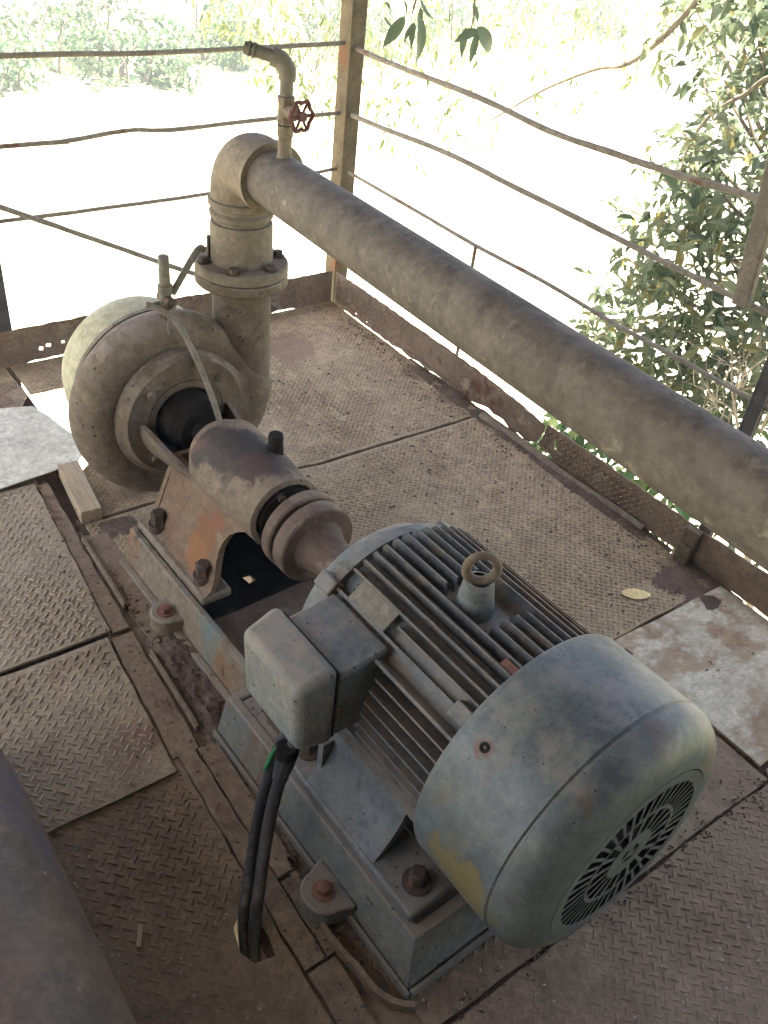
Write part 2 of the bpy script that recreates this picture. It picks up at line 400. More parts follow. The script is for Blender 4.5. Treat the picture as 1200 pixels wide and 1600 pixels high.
def treads(poly, holes, M4, p=.03, ln=.026, wd=.008, h=.0028, ang=45, seed=0, skip=.03, keep=None):
    rnd = random.Random(seed); mb = MB()
    us = [q[0] for q in poly]; vs_ = [q[1] for q in poly]
    uc, vc = (max(us) + min(us)) / 2, (max(vs_) + min(vs_)) / 2
    nr = int(hypot(max(us) - min(us), max(vs_) - min(vs_)) / 2 / p) + 2
    ca_, sa_ = cos(radians(ang)), sin(radians(ang))
    for i in range(-nr, nr + 1):
        for j in range(-nr, nr + 1):
            c = (uc + (i * ca_ - j * sa_) * p, vc + (i * sa_ + j * ca_) * p)
            if not (min(us) < c[0] < max(us) and min(vs_) < c[1] < max(vs_)): continue
            if keep and not keep(c): continue
            if rnd.random() < skip or not in_poly(c, poly) or edge_d(c, poly) < p * .7: continue
            if any(in_poly(c, q) or edge_d(c, q) < p * .8 for q in holes): continue
            if keep and not keep(c): continue
            a = radians(ang if (i + j) % 2 else ang - 90) + rnd.uniform(-.05, .05)
            wv = noise.noise(Vector((c[0] * 3.1, c[1] * 3.1, seed * 1.7))) + .5 * noise.noise(Vector((c[0] * 11, c[1] * 11, seed)))
            if wv < -.52: continue
            hh = h * rnd.uniform(.7, 1.1) * max(.3, min(1.1, .8 + .9 * wv))
            e = Vector((cos(a), sin(a))); q = Vector((-e.y, e.x)); c = Vector(c)
            L, W = ln / 2, wd / 2
            pts = [c - e * L, c - e * L * .45 - q * W, c + e * L * .45 - q * W, c + e * L, c + e * L * .45 + q * W, c - e * L * .45 + q * W]
            v = [Vector((x.x, x.y, .0002)) for x in pts] + [Vector(((c - e * L * .5).x, (c - e * L * .5).y, hh)), Vector(((c + e * L * .5).x, (c + e * L * .5).y, hh))]
            mb.add([M4 @ x for x in v], [(0, 1, 6), (1, 2, 7, 6), (2, 3, 7), (3, 4, 7), (4, 5, 6, 7), (5, 0, 6)])
    return mb

ID = Matrix.Identity(4)
def up(z): return Matrix.Translation((0, 0, z))

# ------------------------------------------------------------------ deck
dk = MB()
for yy in (-.9, .30, .64, 1.55, 1.93):
    dk.box((-2.88, yy - .03, -.16), (1.5, yy + .03, -.022))
dk.box((-.92, .412, -.16), (-.42, .50, -.022))
for xx in (-2.86, -1.94, -1.53, -1.09, -.89, -.39, .5, 1.4):
    dk.box((xx - .028, -1.4, -.15), (xx + .028, .575, -.026))
    dk.box((xx - .028, 1.12 if xx != -.39 else .46, -.15), (xx + .028, 1.95, -.026))
for xx in (-2.8, -.9, 1.3):
    for yy in (-1.1, 1.6):
        dk.box((xx - .07, yy - .07, -4.6), (xx + .07, yy + .07, -.15))
deck = single('deck_floor', dk, M['beam'], 'steel platform deck of worn chequer plates on dark beams', 'platform floor', loc=(0, 0, 0), kind='structure', smooth=0)

def deck_plate(poly, z, m, holes=(), tr=None, tm=None, label=None, seed=1, amp=.0018, warp=0.0, t=.007):
    pl = part('deck_plate', slab(poly, holes, t, up(z), amp=amp, seed=seed, warp=warp), m, deck, smooth=25, label=label)
    if tr:
        part('raised_tread', treads(poly, holes, up(z), seed=seed, **tr), tm or m, pl, smooth=0, kind='stuff')
    return pl
SMALL = dict(p=.0142, ln=.0182, wd=.0052, h=.0028, skip=.04)
BIG = dict(p=.0182, ln=.0245, wd=.0088, h=.0034, skip=.01)
MID = dict(p=.0180, ln=.0235, wd=.0058, h=.0030, skip=.03)
deck_plate([(-2.9, .672), (-2.70, .672), (-2.69, 1.0), (-2.25, 1.0), (-2.24, .70), (-2.2, .657), (-1.972, .618), (-1.972, .9), (-1.917, 1.3), (-1.912, 1.984), (-2.9, 1.99)],
           0.0, M['deck'], tr=SMALL, tm=M['deck_tread'], seed=3, label='dusty chequer plate in the far corner, under the riser pipe')
HB = [(-1.585, .80), (-1.505, .80), (-1.505, .90), (-1.585, .90)]
deck_plate([(-1.958, .575), (-1.960, .9), (-1.903, 1.3), (-1.898, 1.978), (-.888, 1.978), (-.885, .57)], 0.0, M['deck'], [HB],
           tr=dict(keep=lambda c: not (-1.7 < c[0] < -.9 and .66 < c[1] < 1.0), **SMALL), tm=M['deck_tread'], seed=4, label='dusty chequer plate beside the coupling')
deck_plate([(-2.9, -.5), (-2.9, .652), (-2.80, .655), (-2.80, -.5)], .002, M['deck'], tr=dict(keep=lambda c: c[1] > .3, **SMALL), seed=5)
deck_plate([(-2.795, -.5), (-2.795, .655), (-2.69, .66), (-2.585, .595), (-2.60, -.5)], .006, M['deck_left'], tr=dict(keep=lambda c: c[1] > .3, **SMALL), seed=6, warp=.006)
deck_plate([(-2.60, -.5), (-2.60, .53), (-2.19, .53), (-2.19, -.5)], -.006, M['deck_left'], seed=16)
deck_plate([(-2.192, -.3), (-2.192, .517), (-1.536, .477), (-1.537, -.3)], .009, M['deck_left'], tr=dict(keep=lambda c: c[1] > .1, **BIG), tm=M['tread_worn'], seed=7, warp=.004,
           label='grey chequer plate with fat worn treads, next to the white sheet')
deck_plate([(-1.521, -.3), (-1.521, .463), (-1.090, .438), (-1.089, -.3)], .007, M['deck_left'], tr=dict(keep=lambda c: c[1] > .05, **{**BIG, 'wd': .0058, 'ln': .0255, 'p': .0190}), tm=M['tread_worn'], seed=8, warp=.003,
           label='chequer plate with thin crossed treads')
HC = [(-.762, .408), (-.738, .383), (-.690, .372), (-.660, .384), (-.652, .422), (-.69, .430), (-.74, .428)]
deck_plate([(-1.13, -.3), (-1.13, .456), (-.62, .447), (-.30, .444), (-.30, -.3)], -.001, M['deck_near'], [HC], tr=dict(keep=lambda c: c[1] > .05, **{**BIG, 'wd': .0055, 'h': .0028, 'p': .0188}), seed=9, amp=.003,
           label='reddish muddy chequer plate with the cable hole')
deck_plate([(-.29, -.3), (-.29, .44), (1.4, .44), (1.4, -.3)], -.001, M['deck_near'], seed=10)
deck_plate([(-.882, .575), (-.882, 1.542), (-.40, 1.542), (-.40, .575)], -.003, M['deck_near'], tr=dict(keep=lambda c: not (c[0] < -.5 and c[1] < 1.12), **MID), seed=11, label='dirt-covered plate under the fan cowl')
deck_plate([(-.878, 1.552), (-.872, 1.986), (-.425, 1.986), (-.43, 1.552)], .006, M['painted'], seed=12, amp=.002, warp=.004, label='flaking white painted plate beside the fan cowl')
deck_plate([(-.392, .455), (-.392, 1.54), (-.418, 1.56), (-.418, 1.986), (.3, 1.986), (.3, .455)], -.001, M['deck_near'], tr=MID, seed=13, amp=.003, label='dark reddish chequer plate below the fan grille')
deck_plate([(.31, .455), (.31, 1.98), (1.4, 1.98), (1.4, .455)], -.001, M['deck_near'], seed=14)
deck_plate([(-2.9, -1.4), (-2.9, -.51), (1.4, -.51), (1.4, -1.4)], -.002, M['deck_near'], seed=15)
for q_ in ([(-1.60, -.5), (-1.60, .46), (-1.47, .46), (-1.47, -.5)], [(-.45, 1.50), (-.45, 2.0), (-.36, 2.0), (-.36, 1.50)], [(-.46, .46), (-.46, 1.5), (-.36, 1.5), (-.36, .46)], [(-1.15, -.5), (-1.15, .44), (-1.02, .44), (-1.02, -.5)]):
    part('gap_light_stop', slab(q_, [], .005, up(-.0125), seed=90), M['beam'], deck)  # unseen dark strips added to keep light out of the deck slits
part('gap_light_stop', slab([(-2.36, .50), (-2.36, .62), (-1.955, .62), (-1.955, .50)], [], .005, up(-.03), seed=91), M['beam'], deck)
part('gap_light_stop', slab([(-2.0, .56), (-1.995, .95), (-1.945, 1.3), (-1.94, 1.96), (-1.88, 1.96), (-1.88, 1.3), (-1.93, .95), (-1.93, .56)], [], .004, up(-.0095), seed=92), M['chips'], deck)  # dark strip added under the long seam so no light shows through
# service strip between the left plates and the machine base
deck_plate([(-1.952, .44), (-1.952, .60), (-.40, .60), (-.40, .44)], -.012, M['deck_near'], seed=17, t=.006)
def strip(poly, z, seed, label=None, t=.008, m='strip', amp=.0025):
    return part('cover_strip', slab(poly, [], t, up(z), amp=amp, seed=seed, warp=.004), M[m], deck, smooth=25, label=label)
strip([(-2.19, .524), (-2.19, .553), (-1.93, .541), (-1.62, .518), (-1.62, .484)], .002, 21)
strip([(-1.90, .503), (-1.90, .535), (-1.53, .522), (-1.53, .480)], .004, 22)
strip([(-1.515, .470), (-1.515, .521), (-1.20, .512), (-1.125, .505), (-1.125, .447)], .003, 23)
strip([(-1.14, .459), (-1.14, .497), (-.60, .492), (-.60, .452)], .005, 24)
strip([(-1.12, .503), (-1.12, .538), (-.775, .532), (-.775, .498)], .006, 25)
strip([(-.765, .499), (-.765, .535), (-.60, .52), (-.60, .497)], .003, 26)
strip([(-.592, .452), (-.592, .508), (-.40, .506), (-.40, .452)], .004, 27)
strip([(-1.90, .552), (-1.90, .612), (-1.42, .622), (-1.42, .546)], .002, 28, 'smooth dusty strip along the pump base')
strip([(-1.12, .542), (-1.12, .598), (-.80, .598), (-.80, .537)], .001, 29)

# upright lip of the angle iron, in broken lengths
def lip(x0, x1, y0, y1, z1, label):
    mb = MB(); n = 10; rows = []
    for i in range(n + 1):
        x = x0 + (x1 - x0) * i / n; y = y0 + (y1 - y0) * i / n
        h = z1 * (1 + .18 * noise.noise(Vector((x * 9, 3, 1)))) if 0 < i < n else z1 * .8
        rows.append([(x, y - .004, -.006), (x, y - .004, h), (x, y + .003, h), (x, y + .003, -.006)])
    mb.grid(rows, close_u=True, cap0=True, cap1=True)
    single('angle_iron', mb, M['strip'], label, 'angle iron', group='angle irons along the service strip', smooth=30)
lip(-1.895, -1.60, .546, .541, .016, 'rusty angle iron lip beside the pump pedestal, farthest of the three')
lip(-1.43, -1.17, .531, .526, .015, 'rusty angle iron lip beside the dried mud, middle one of the three')
lip(-1.11, -.80, .541, .536, .010, 'low rusty angle iron lip behind the black cables')
b = MB(); pts = catmull([(-.765, .525, .006), (-.66, .518, .006), (-.60, .520, .006), (-.555, .528, .006), (-.505, .533, .006), (-.47, .548, .006), (-.445, .575, .006)], 6)
rows = []
for i, p in enumerate(pts):
    d = (pts[min(i + 1, len(pts) - 1)] - pts[max(0, i - 1)]).normalized(); q = Vector((-d.y, d.x, 0)) * .005
    rows.append([p - q + Vector((0, 0, -.012)), p - q + Vector((0, 0, .010)), p + q + Vector((0, 0, .010)), p + q + Vector((0, 0, -.012))])
b.grid(rows, close_u=True, cap0=True, cap1=True)
single('bent_flat_bar', b, M['strip'], 'bent flat bar curling round the near corner of the grey base', 'flat bar', smooth=30)
b = MB().box((-2.215, .582, -.01), (-1.966, .642, .036), Matrix.Translation((-2.09, .61, 0)) @ Matrix.Rotation(-.10, 4, 'Z') @ Matrix.Translation((2.09, -.61, 0)))
single('timber_block', b, M['wood'], 'short dusty timber block lying beside the pump volute', 'timber block', bevel=.003)
b = slab([(-2.60, .20), (-2.612, .545), (-2.578, .645), (-2.50, .668), (-2.41, .684), (-2.33, .698), (-2.26, .692), (-2.222, .655), (-2.206, .57), (-2.198, .42), (-2.21, .20)], [], .003, up(.022), amp=.003, seed=31, warp=.014)
single('metal_sheet', b, M['sheet'], 'pale bent sheet lying on the deck left of the pump', 'sheet', smooth=30)

# ------------------------------------------------------------------ toe boards
TR = Matrix(((1, 0, 0, 0), (0, 0, -1, 2.0), (0, 1, 0, 0), (0, 0, 0, 1)))
TF = Matrix(((0, 0, 1, -2.902), (1, 0, 0, 0), (0, 1, 0, 0), (0, 0, 0, 1)))
def board(name, segs, M4, m, label, loc, tr=True, seed=0):
    t = thing(name, label, 'toe board', loc)
    for k, (poly, holes) in enumerate(segs):
        p = part('board_panel', slab(poly, holes, .004, M4, amp=.0025, stepl=.02, seed=seed + k, warp=.008), m, t, smooth=25)
        if tr: part('raised_tread', treads(poly, holes, M4, p=.0165, ln=.021, wd=.0055, h=.0032, seed=seed + k), M['deck_tread'], p, smooth=0, kind='stuff')
board('toe_board', [
    ([(-2.895, -.004), (-2.895, .130), (-2.15, .132), (-1.80, .119), (-1.630, .106), (-1.632, .074), (-1.640, .050), (-1.652, .026), (-1.70, .004), (-1.74, .012), (-1.78, .002), (-1.82, .018), (-1.87, .012), (-1.90, .020), (-1.945, .010), (-2.0, -.004), (-2.14, -.004), (-2.17, .004), (-2.22, .005), (-2.25, -.004), (-2.30, .006), (-2.36, -.004), (-2.42, .004), (-2.46, -.004)],
     [[(-2.74, .012), (-2.725, .011), (-2.726, .018), (-2.738, .018)], [(-2.66, .010), (-2.648, .009), (-2.65, .015), (-2.66, .016)]]),
    ([(-1.6275, .107), (-1.44, .112), (-1.024, .114), (-1.028, .06), (-1.034, .004), (-1.40, -.004), (-1.56, -.002), (-1.60, .016), (-1.625, .012), (-1.648, .020), (-1.634, .050), (-1.6285, .08)],
     [[(-1.585, .075), (-1.575, .078), (-1.572, .055), (-1.552, .042), (-1.535, .044), (-1.545, .034), (-1.578, .043)]]),
    ([(-1.018, .114), (-.77, .120), (1.4, .122), (1.4, .0), (-1.0, .002), (-1.012, .06)], [])],
    TR, M['toe'], 'rusty chequer-plate toe board under the long pipe, torn along its foot', (-1.6, 2.0, 0), seed=40)
board('toe_board', [([(-1.4, .0), (-1.4, .13), (.66, .130), (1.30, .136), (1.992, .130), (1.992, -.004), (1.84, -.004), (1.80, .004), (1.72, .006), (1.68, -.004), (1.56, .002), (1.50, -.004), (.90, -.004), (.86, .006), (.74, .003), (.70, -.004)],
     [[(.775, .038), (.79, .035), (.792, .050), (.778, .052)], [(.80, .046), (.818, .042), (.82, .056), (.803, .058)], [(.855, .048), (.868, .046), (.867, .058), (.856, .058)]])],
    TF, M['toe'], 'mottled rusty toe board behind the pump, from post to post', (-2.9, 1.3, 0), tr=False, seed=50)
b = MB(); rows = []
for i in range(15):
    t = i / 14; x = -1.895 + t * .735; w = .034 * (1 - .6 * t) ; y = 1.968 + .012 * t + .004 * sin(9 * t); z = .002 + .004 * sin(5 * t) ** 2
    rows.append([(x, y - w * .5, z), (x, y - w * .25, z + .011), (x, y + w * .2, z + .014), (x, y + w * .55, z + .006), (x, y + w * .5, z - .004)])
b.grid(rows, close_u=True, cap0=True, cap1=True)
single('rounded_strip', b, M['riser'], 'pale dusty rounded strip along the foot of the torn toe board', 'steel strip', smooth=60)
b = MB().box((-1.03, 1.962, .002), (-.985, 1.995, .060)).box((-1.032, 1.975, .060), (-.983, 1.998, .112))
single('toe_bracket', b, M['post'], 'small rusty bracket standing against the toe board below the pipe', 'bracket', bevel=.003)

# ------------------------------------------------------------------ posts and rails
def wob(pts, r, seed, n=8, k=7):
    rnd = random.Random(seed); q = catmull(pts, k)
    q = [p + Vector((rnd.uniform(-1, 1), rnd.uniform(-1, 1), rnd.uniform(-1, 1))) * r * .05 for p in q]
    rr = [r * rnd.uniform(.94, 1.07) for _ in q]
    return MB().tube(q, rr, n)
ZR = 2.42
b = MB().box((-2.985, 2.006, -.2), (-2.909, 2.070, ZR))
single('roof_post', b, M['post'], 'rusty square post at the far corner where the rails meet', 'post', bevel=.004)
b = MB().box((-2.975, .615, -.2), (-2.905, .700, ZR))
single('roof_post', b, M['darkpost'], 'grey post at the left edge behind the white sheet', 'post', bevel=.004)
b = MB()
b.box((-1.012, 2.012, -.12), (-1.004, 2.052, ZR)).box((-1.004, 2.012, -.12), (-.972, 2.020, ZR)).tube([(-.985, 2.045, -.1), (-.985, 2.045, ZR)], .006, 8)
single('roof_post', b, M['darkpost'], 'dark angle-iron post at the right edge above the long pipe', 'post', bevel=.0015)
for x, y in ((1.3, 2.03), (1.3, -1.3), (-2.94, -1.3)):
    single('roof_post', MB().box((x - .035, y - .035, -.2), (x + .035, y + .035, ZR)), M['darkpost'], 'square post outside the picture holding the roof', 'post', group='posts outside the picture')
fr = thing('railing', 'three-bar railing on the far side behind the pump', 'railing', (-2.95, 1.3, 0))
part('rail_bar', wob([(-2.955, -1.3, .955), (-2.955, .804, .961), (-2.95, 1.194, .957), (-2.95, 1.648, .963), (-2.95, 2.02, .970)], .0083, 1), M['rail'], fr)
part('rail_bar', wob([(-2.955, -1.3, .71), (-2.955, .764, .709), (-2.95, .962, .711), (-2.95, 1.175, .729), (-2.95, 1.328, .72), (-2.95, 1.651, .73), (-2.95, 2.02, .733)], .0080, 2), M['rail'], fr)
part('rail_bar', wob([(-2.955, -1.3, .48), (-2.955, .728, .481), (-2.95, 1.043, .485), (-2.95, 1.484, .493), (-2.95, 2.02, .530)], .0072, 3), M['rail'], fr)
rr = thing('railing', 'three-bar railing on the right side above the long pipe', 'railing', (-1.5, 2.03, 0))
part('rail_bar', wob([(-2.95, 2.035, .960), (-2.658, 2.03, .957), (-2.218, 2.03, .961), (-1.898, 2.03, .948), (-1.649, 2.03, .957), (-1.388, 2.03, .969), (-1.16, 2.03, .984), (-.6, 2.03, .985), (1.3, 2.03, .985)], .0092, 4), M['rail'], rr)
part('rail_bar', wob([(-2.95, 2.035, .734), (-2.737, 2.03, .741), (-2.332, 2.03, .761), (-2.012, 2.03, .756), (-1.73, 2.03, .753), (-1.481, 2.03, .749), (-1.06, 2.03, .743), (-.5, 2.03, .74), (1.3, 2.03, .74)], .0090, 5), M['rail'], rr)
part('rail_bar', wob([(-2.95, 2.035, .527), (-2.425, 2.03, .525), (-2.14, 2.03, .521), (-1.798, 2.03, .527), (-1.523, 2.03, .52), (-1.282, 2.03, .522), (-1.01, 2.03, .522), (1.3, 2.03, .52)], .0068, 6), M['rail'], rr)
part('stay_bar', wob([(-2.128, 2.03, .523), (-2.122, 2.022, .30), (-2.114, 2.012, .02)], .006, 7), M['rail'], rr)
b = MB().hexa([(-1.140, 1.985, .745), (-1.098, 1.990, .745), (-1.098, 2.012, .745), (-1.140, 2.007, .745)], [(-1.205, 1.985, 1.32), (-1.150, 1.990, 1.32), (-1.150, 2.012, 1.32), (-1.205, 2.007, 1.32)])
single('flat_bar', b, M['rail'], 'broad flat bar leaning on the right rails, ending at the middle rail', 'flat bar', bevel=.003)
single('leaning_rod', wob([(-2.86, .30, .76), (-2.87, .741, .545), (-2.88, 1.036, .395), (-2.885, 1.25, .285), (-2.888, 1.46, .18), (-2.89, 1.74, .02)], .009, 8), M['rail'],
       'thin grey rod leaning across the far rails down to the toe board', 'rod')

# ------------------------------------------------------------------ roof that shades the platform
rf = MB(); rows = []
for i in range(121):
    y = -1.9 + i * (4.2 / 120)
    rows.append([(-3.75, y, ZR + .03 + .012 * sin(i * pi / 2)), (5.2, y, ZR + .10 + .012 * sin(i * pi / 2))])
rf.grid(rows)
roof = single('roof', rf, M['roof'], 'sheet roof over the pump platform', 'roof', loc=(0, 0, ZR), kind='structure')
rb = MB()
for y in (-1.3, .4, 2.03): rb.box((-3.0, y - .03, ZR - .07), (5.0, y + .03, ZR))
part('roof_beam', rb, M['beam'], roof, smooth=0)
wb_ = MB().box((2.3, -1.55, -.1), (2.42, 2.1, ZR))  # unseen walls added to darken the near end of the platform
single('added_shade_wall', wb_, M['shadewall'], 'unseen wall added behind the platform to darken it', 'wall', kind='structure', smooth=0)
wb_ = MB().box((-.2, -1.56, -.1), (2.29, -1.46, ZR))
single('added_shade_wall', wb_, M['shadewall'], 'unseen wall added along the left to hold back light', 'wall', kind='structure', smooth=0)

# ------------------------------------------------------------------ bolts
def hexbolt(r, h, wr, wh):
    b = MB(); b.lathe([(0, wr), (wh, wr)], axis='z', n=20, caps=True)
    v = [(r * cos(k * pi / 3), r * sin(k * pi / 3)) for k in range(6)]
    b.hexa([(x, y, wh + .0005) for x, y in v], [(x, y, wh + h * .9) for x, y in v])
    b.lathe([(wh + h * .9, r * .86), (wh + h, r * .7), (wh + h, .0005)], axis='z', n=18)
    return b
ME_BIG = mesh('bolt_mesh', hexbolt(.0165, .030, .027, .006), M['bolt'])
ME_TALL = mesh('tall_bolt_mesh', hexbolt(.020, .034, .026, .022), M['bolt'])
ME_MED = mesh('anchor_bolt_mesh', hexbolt(.014, .014, .021, .003), M['rustbolt'])
ME_FL = mesh('flange_bolt_mesh', hexbolt(.0125, .013, .017, .002), M['bolt'])
ME_NUT = mesh('nut_mesh', hexbolt(.011, .012, .015, .002), M['pump'])

# ------------------------------------------------------------------ machine base
base = thing('machine_base', 'long grey and brown steel base under the pump and motor', 'machine base', (-1.1, 0, 0), machine=True)
def draft_box(x0, x1, hb, ht, z1, dx0, dx1, wall=.022, zp=None):
    b = MB()
    bo = [(x0, -hb, 0), (x1, -hb, 0), (x1, hb, 0), (x0, hb, 0)]
    to = [(x0 + dx0, -ht, z1), (x1 - dx1, -ht, z1), (x1 - dx1, ht, z1), (x0 + dx0, ht, z1)]
    ti = [(x0 + dx0 + wall, -ht + wall, z1), (x1 - dx1 - wall, -ht + wall, z1), (x1 - dx1 - wall, ht - wall, z1), (x0 + dx0 + wall, ht - wall, z1)]
    bi = [(p[0], p[1], 0) for p in ti]
    return b.grid([bo, to, ti, bi], close_u=True, close_v=True)
bm_ = draft_box(-1.150, -.478, .285, .262, .122, .012, .030)
part('motor_base', bm_, M['base'], base, bevel=.004)
part('top_plate', MB().box((-1.112, -.242, .098), (-.532, .242, .1185)), M['base'], base, label='dirt-covered top plate below the motor')
sk = MB()
for s in (-1, 1):
    y0, y1 = sorted((s * .284, s * .292)); sk.box((-1.150, y0, .001), (-.474, y1, .020))
sk.box((-.4785, -.283, .001), (-.470, .283, .022))
part('skirt_lip', sk, M['base'], base, bevel=.002)
bp = draft_box(-1.775, -1.152, .205, .187, .112, .010, .004, wall=.018)
part('pump_base', bp, M['base_pump'], base, bevel=.004, label='brown and green end of the base under the pump')
part('oily_shade_pan', slab([(-1.745, -.167), (-1.40, -.167), (-1.40, .167), (-1.745, .167)], [[(-1.522, -.002), (-1.488, .002), (-1.490, .024), (-1.518, .020)]], .006, up(.045), seed=61, warp=.01), M['black'], base)  # black for oil plus the shade down in the pit
part('pan', slab([(-1.398, -.167), (-1.175, -.167), (-1.175, .167), (-1.398, .167)], [], .006, up(.070), seed=62, warp=.01), M['mud'], base)
for s in (-1, 1):
    y0, y1 = sorted((s * .2045, s * .222))
    part('foot_lip', MB().box((-1.775, y0, .001), (-1.160, y1, .012)), M['base_pump'], base, bevel=.002)
for (lx, ly, r, mt) in ((-1.505, -.222, .036, 'base_pump'), (-.700, -.312, .040, 'base'), (-.700, .312, .040, 'base'), (-1.505, .222, .036, 'base_pump')):
    s = -1 if ly < 0 else 1
    b = MB(); out = [(lx + r * 1.15 * sin(a), ly + s * r * cos(a)) for a in [(-90 + k * 15) * pi / 180 for k in range(13)]]
    out = [(lx - r * 1.5, ly - s * .035)] + out + [(lx + r * 1.5, ly - s * .035)]
    if s < 0: out = out[::-1]
    b.hexa([(x, y, .001) for x, y in out], [(x, y, .046) for x, y in out])
    lug = part('lug', b, M[mt], base, bevel=.004)
    inst('anchor_bolt', ME_MED, lug, (lx, ly, .0462), (0, 0, .4))

# ------------------------------------------------------------------ motor
AX = .374
mo = thing('electric_motor', 'grey finned electric motor with fan cowl and lifting eye', 'electric motor', (-.75, 0, .12), machine=True)
b = MB().lathe([(-1.075, .034), (-1.075, .050), (-1.062, .062), (-1.052, .105), (-1.040, .135), (-1.026, .165), (-1.012, .181), (-.994, .190), (-.976, .1925)], (0, 0, AX), n=64)
part('end_bell', b, M['motor'], mo)
b = MB().lathe([(-.976, .150), (-.976, .2045), (-.955, .206), (-.9535, .190), (-.585, .190), (-.585, .150)], (0, 0, AX), n=72)
part('stator_body', b, M['motor'], mo)
# radial cooling fins, one object each
def fin_mesh(x0, x1, r1, hw=.0024):
    b = MB(); z0 = .187
    prof = [(x0, z0), (x0 + .003, r1 - .012), (x0 + .012, r1), (x1, r1), (x1, z0)]
    n = len(prof)
    vs = [(x, -hw * (1.25 if z < .19 else .75), z) for x, z in prof] + [(x, hw * (1.25 if z < .19 else .75), z) for x, z in prof]
    b.add(vs, [tuple(range(n)), tuple(reversed(range(n, 2 * n)))] + [(i, (i + 1) % n, n + (i + 1) % n, n + i) for i in range(n)])
    return mesh('cooling_fin_mesh', b, M['fin'], smooth=30)
F_FULL = fin_mesh(-.950, -.584, .224); F_BOX = fin_mesh(-.778, -.584, .222)
F_E1 = fin_mesh(-.950, -.800, .224); F_E2 = fin_mesh(-.690, -.584, .224); F_NAME = fin_mesh(-.806, -.584, .220); F_RIB = fin_mesh(-.952, -.584, .230, .0036)
def fin(me, deg):
    o = inst('cooling_fin', me, mo, (0, 0, AX), (-radians(deg), 0, 0)); return o
step_a = 6.2
k = -0.5
for i in range(-5, 14):
    a = -.5 + i * step_a
    if abs(a) < 4 or (-7 < a < 12.5):
        fin(F_E1, a); fin(F_E2, a)
    else:
        fin(F_FULL, a)
for a in (-30.6,): pass
fin(F_NAME, -36.6)
fin(F_RIB, -53.2)
for i in range(0, 8): fin(F_BOX, -60 - i * 6.2)
for i in range(0, 5): fin(F_FULL, -112 - i * 6.6)
for i in range(0, 9): fin(F_FULL, 88 + i * 6.4)
# flat pads, nameplate and lugs in the gap between the fins
def radial_box(x0, x1, r0, r1, a, hw, tap=0.0):
    b = MB().hexa([(x0, -hw, r0), (x1, -hw, r0), (x1, hw, r0), (x0, hw, r0)], [(x0 + tap, -hw + tap, r1), (x1 - tap, -hw + tap, r1), (x1 - tap, hw - tap, r1), (x0 + tap, hw - tap, r1)])
    return b.xf(Matrix.Translation((0, 0, AX)) @ Matrix.Rotation(-radians(a), 4, 'X'))
part('side_pad', radial_box(-.952, -.586, .18, .197, -48.2, .0165), M['lid'], mo, bevel=.002)
part('side_pad', radial_box(-.80, -.600, .18, .1935, -40.2, .0115), M['lid'], mo, bevel=.002)
part('side_rib', radial_box(-.950, -.600, .18, .207, -44.0, .0028), M['motor'], mo)
part('front_lug', radial_box(-.998, -.945, .17, .216, -45.5, .019, .004), M['motor'], mo, bevel=.003)
part('rear_lug', radial_box(-.632, -.590, .17, .218, -44.0, .018, .003), M['motor'], mo, bevel=.003, label='chipped lug with a rusty end')
part('rusty_lug', radial_box(-.624, -.588, .18, .223, -16.2, .010, .002), M['rustbolt'], mo, bevel=.002)
part('front_lug', radial_box(-.990, -.945, .17, .212, 40, .018, .003), M['motor'], mo, bevel=.003)
npl = part('nameplate', radial_box(-.912, -.813, .2105, .2145, -36.7, .0245), M['plate'], mo, bevel=.0015)
# lifting eye
b = MB().lathe([(.180, .036), (.205, .034), (.220, .031), (.234, .029), (.252, .0265), (.257, .019)], (-.750, -.004, AX), axis='z', n=28)
eye = part('lifting_boss', b, M['motor'], mo)
rg = MB(); rows = []
for i in range(36):
    a = 2 * pi * i / 36; rr_ = .0082 * (1 + .15 * cos(a + pi))
    c = Vector((-.750, -.004, AX + .2815)) + Vector((sin(a) * .58, sin(a) * .81, cos(a) * 1.10)) * .0258
    e = Vector((sin(a) * .58, sin(a) * .81, cos(a))).normalized(); w = Vector((.81, -.58, 0))
    rows.append([c + e * rr_ * cos(t) + w * rr_ * sin(t) for t in [2 * pi * j / 12 for j in range(12)]])
rg.grid(rows, close_u=True, close_v=True)
part('eye_ring', rg, M['eye'], eye, smooth=180)
# feet
for s in (-1, 1):
    b = MB()
    y0, y1 = sorted((s * .150, s * .254)); b.box((-.955, y0, .1225), (-.535, y1, .146))
    ft = part('foot', b, M['motor'], mo, bevel=.006)
    web = MB(); rows = []
    for i in range(9):
        t = i / 8; y = .246 - .050 * t - .014 * sin(t * pi); z = .146 + .160 * t
        xa, xb = -.860 + .02 * t, -.650 + .015 * t
        rows.append([(xa, s * y, z), (xb, s * y, z), (xb, s * (y - .016), z - .002), (xa, s * (y - .016), z - .002)])
    web.grid(rows, close_u=True, cap0=True, cap1=True)
    web.box((-.86, min(s * .12, s * .226), .14), (-.845, max(s * .12, s * .226), .25))
    part('foot_web', web, M['motor'], ft)
    for x in (-.578, -.915):
        inst('bolt', ME_BIG, ft, (x, s * .205, .1462), (0, 0, .3 + x))
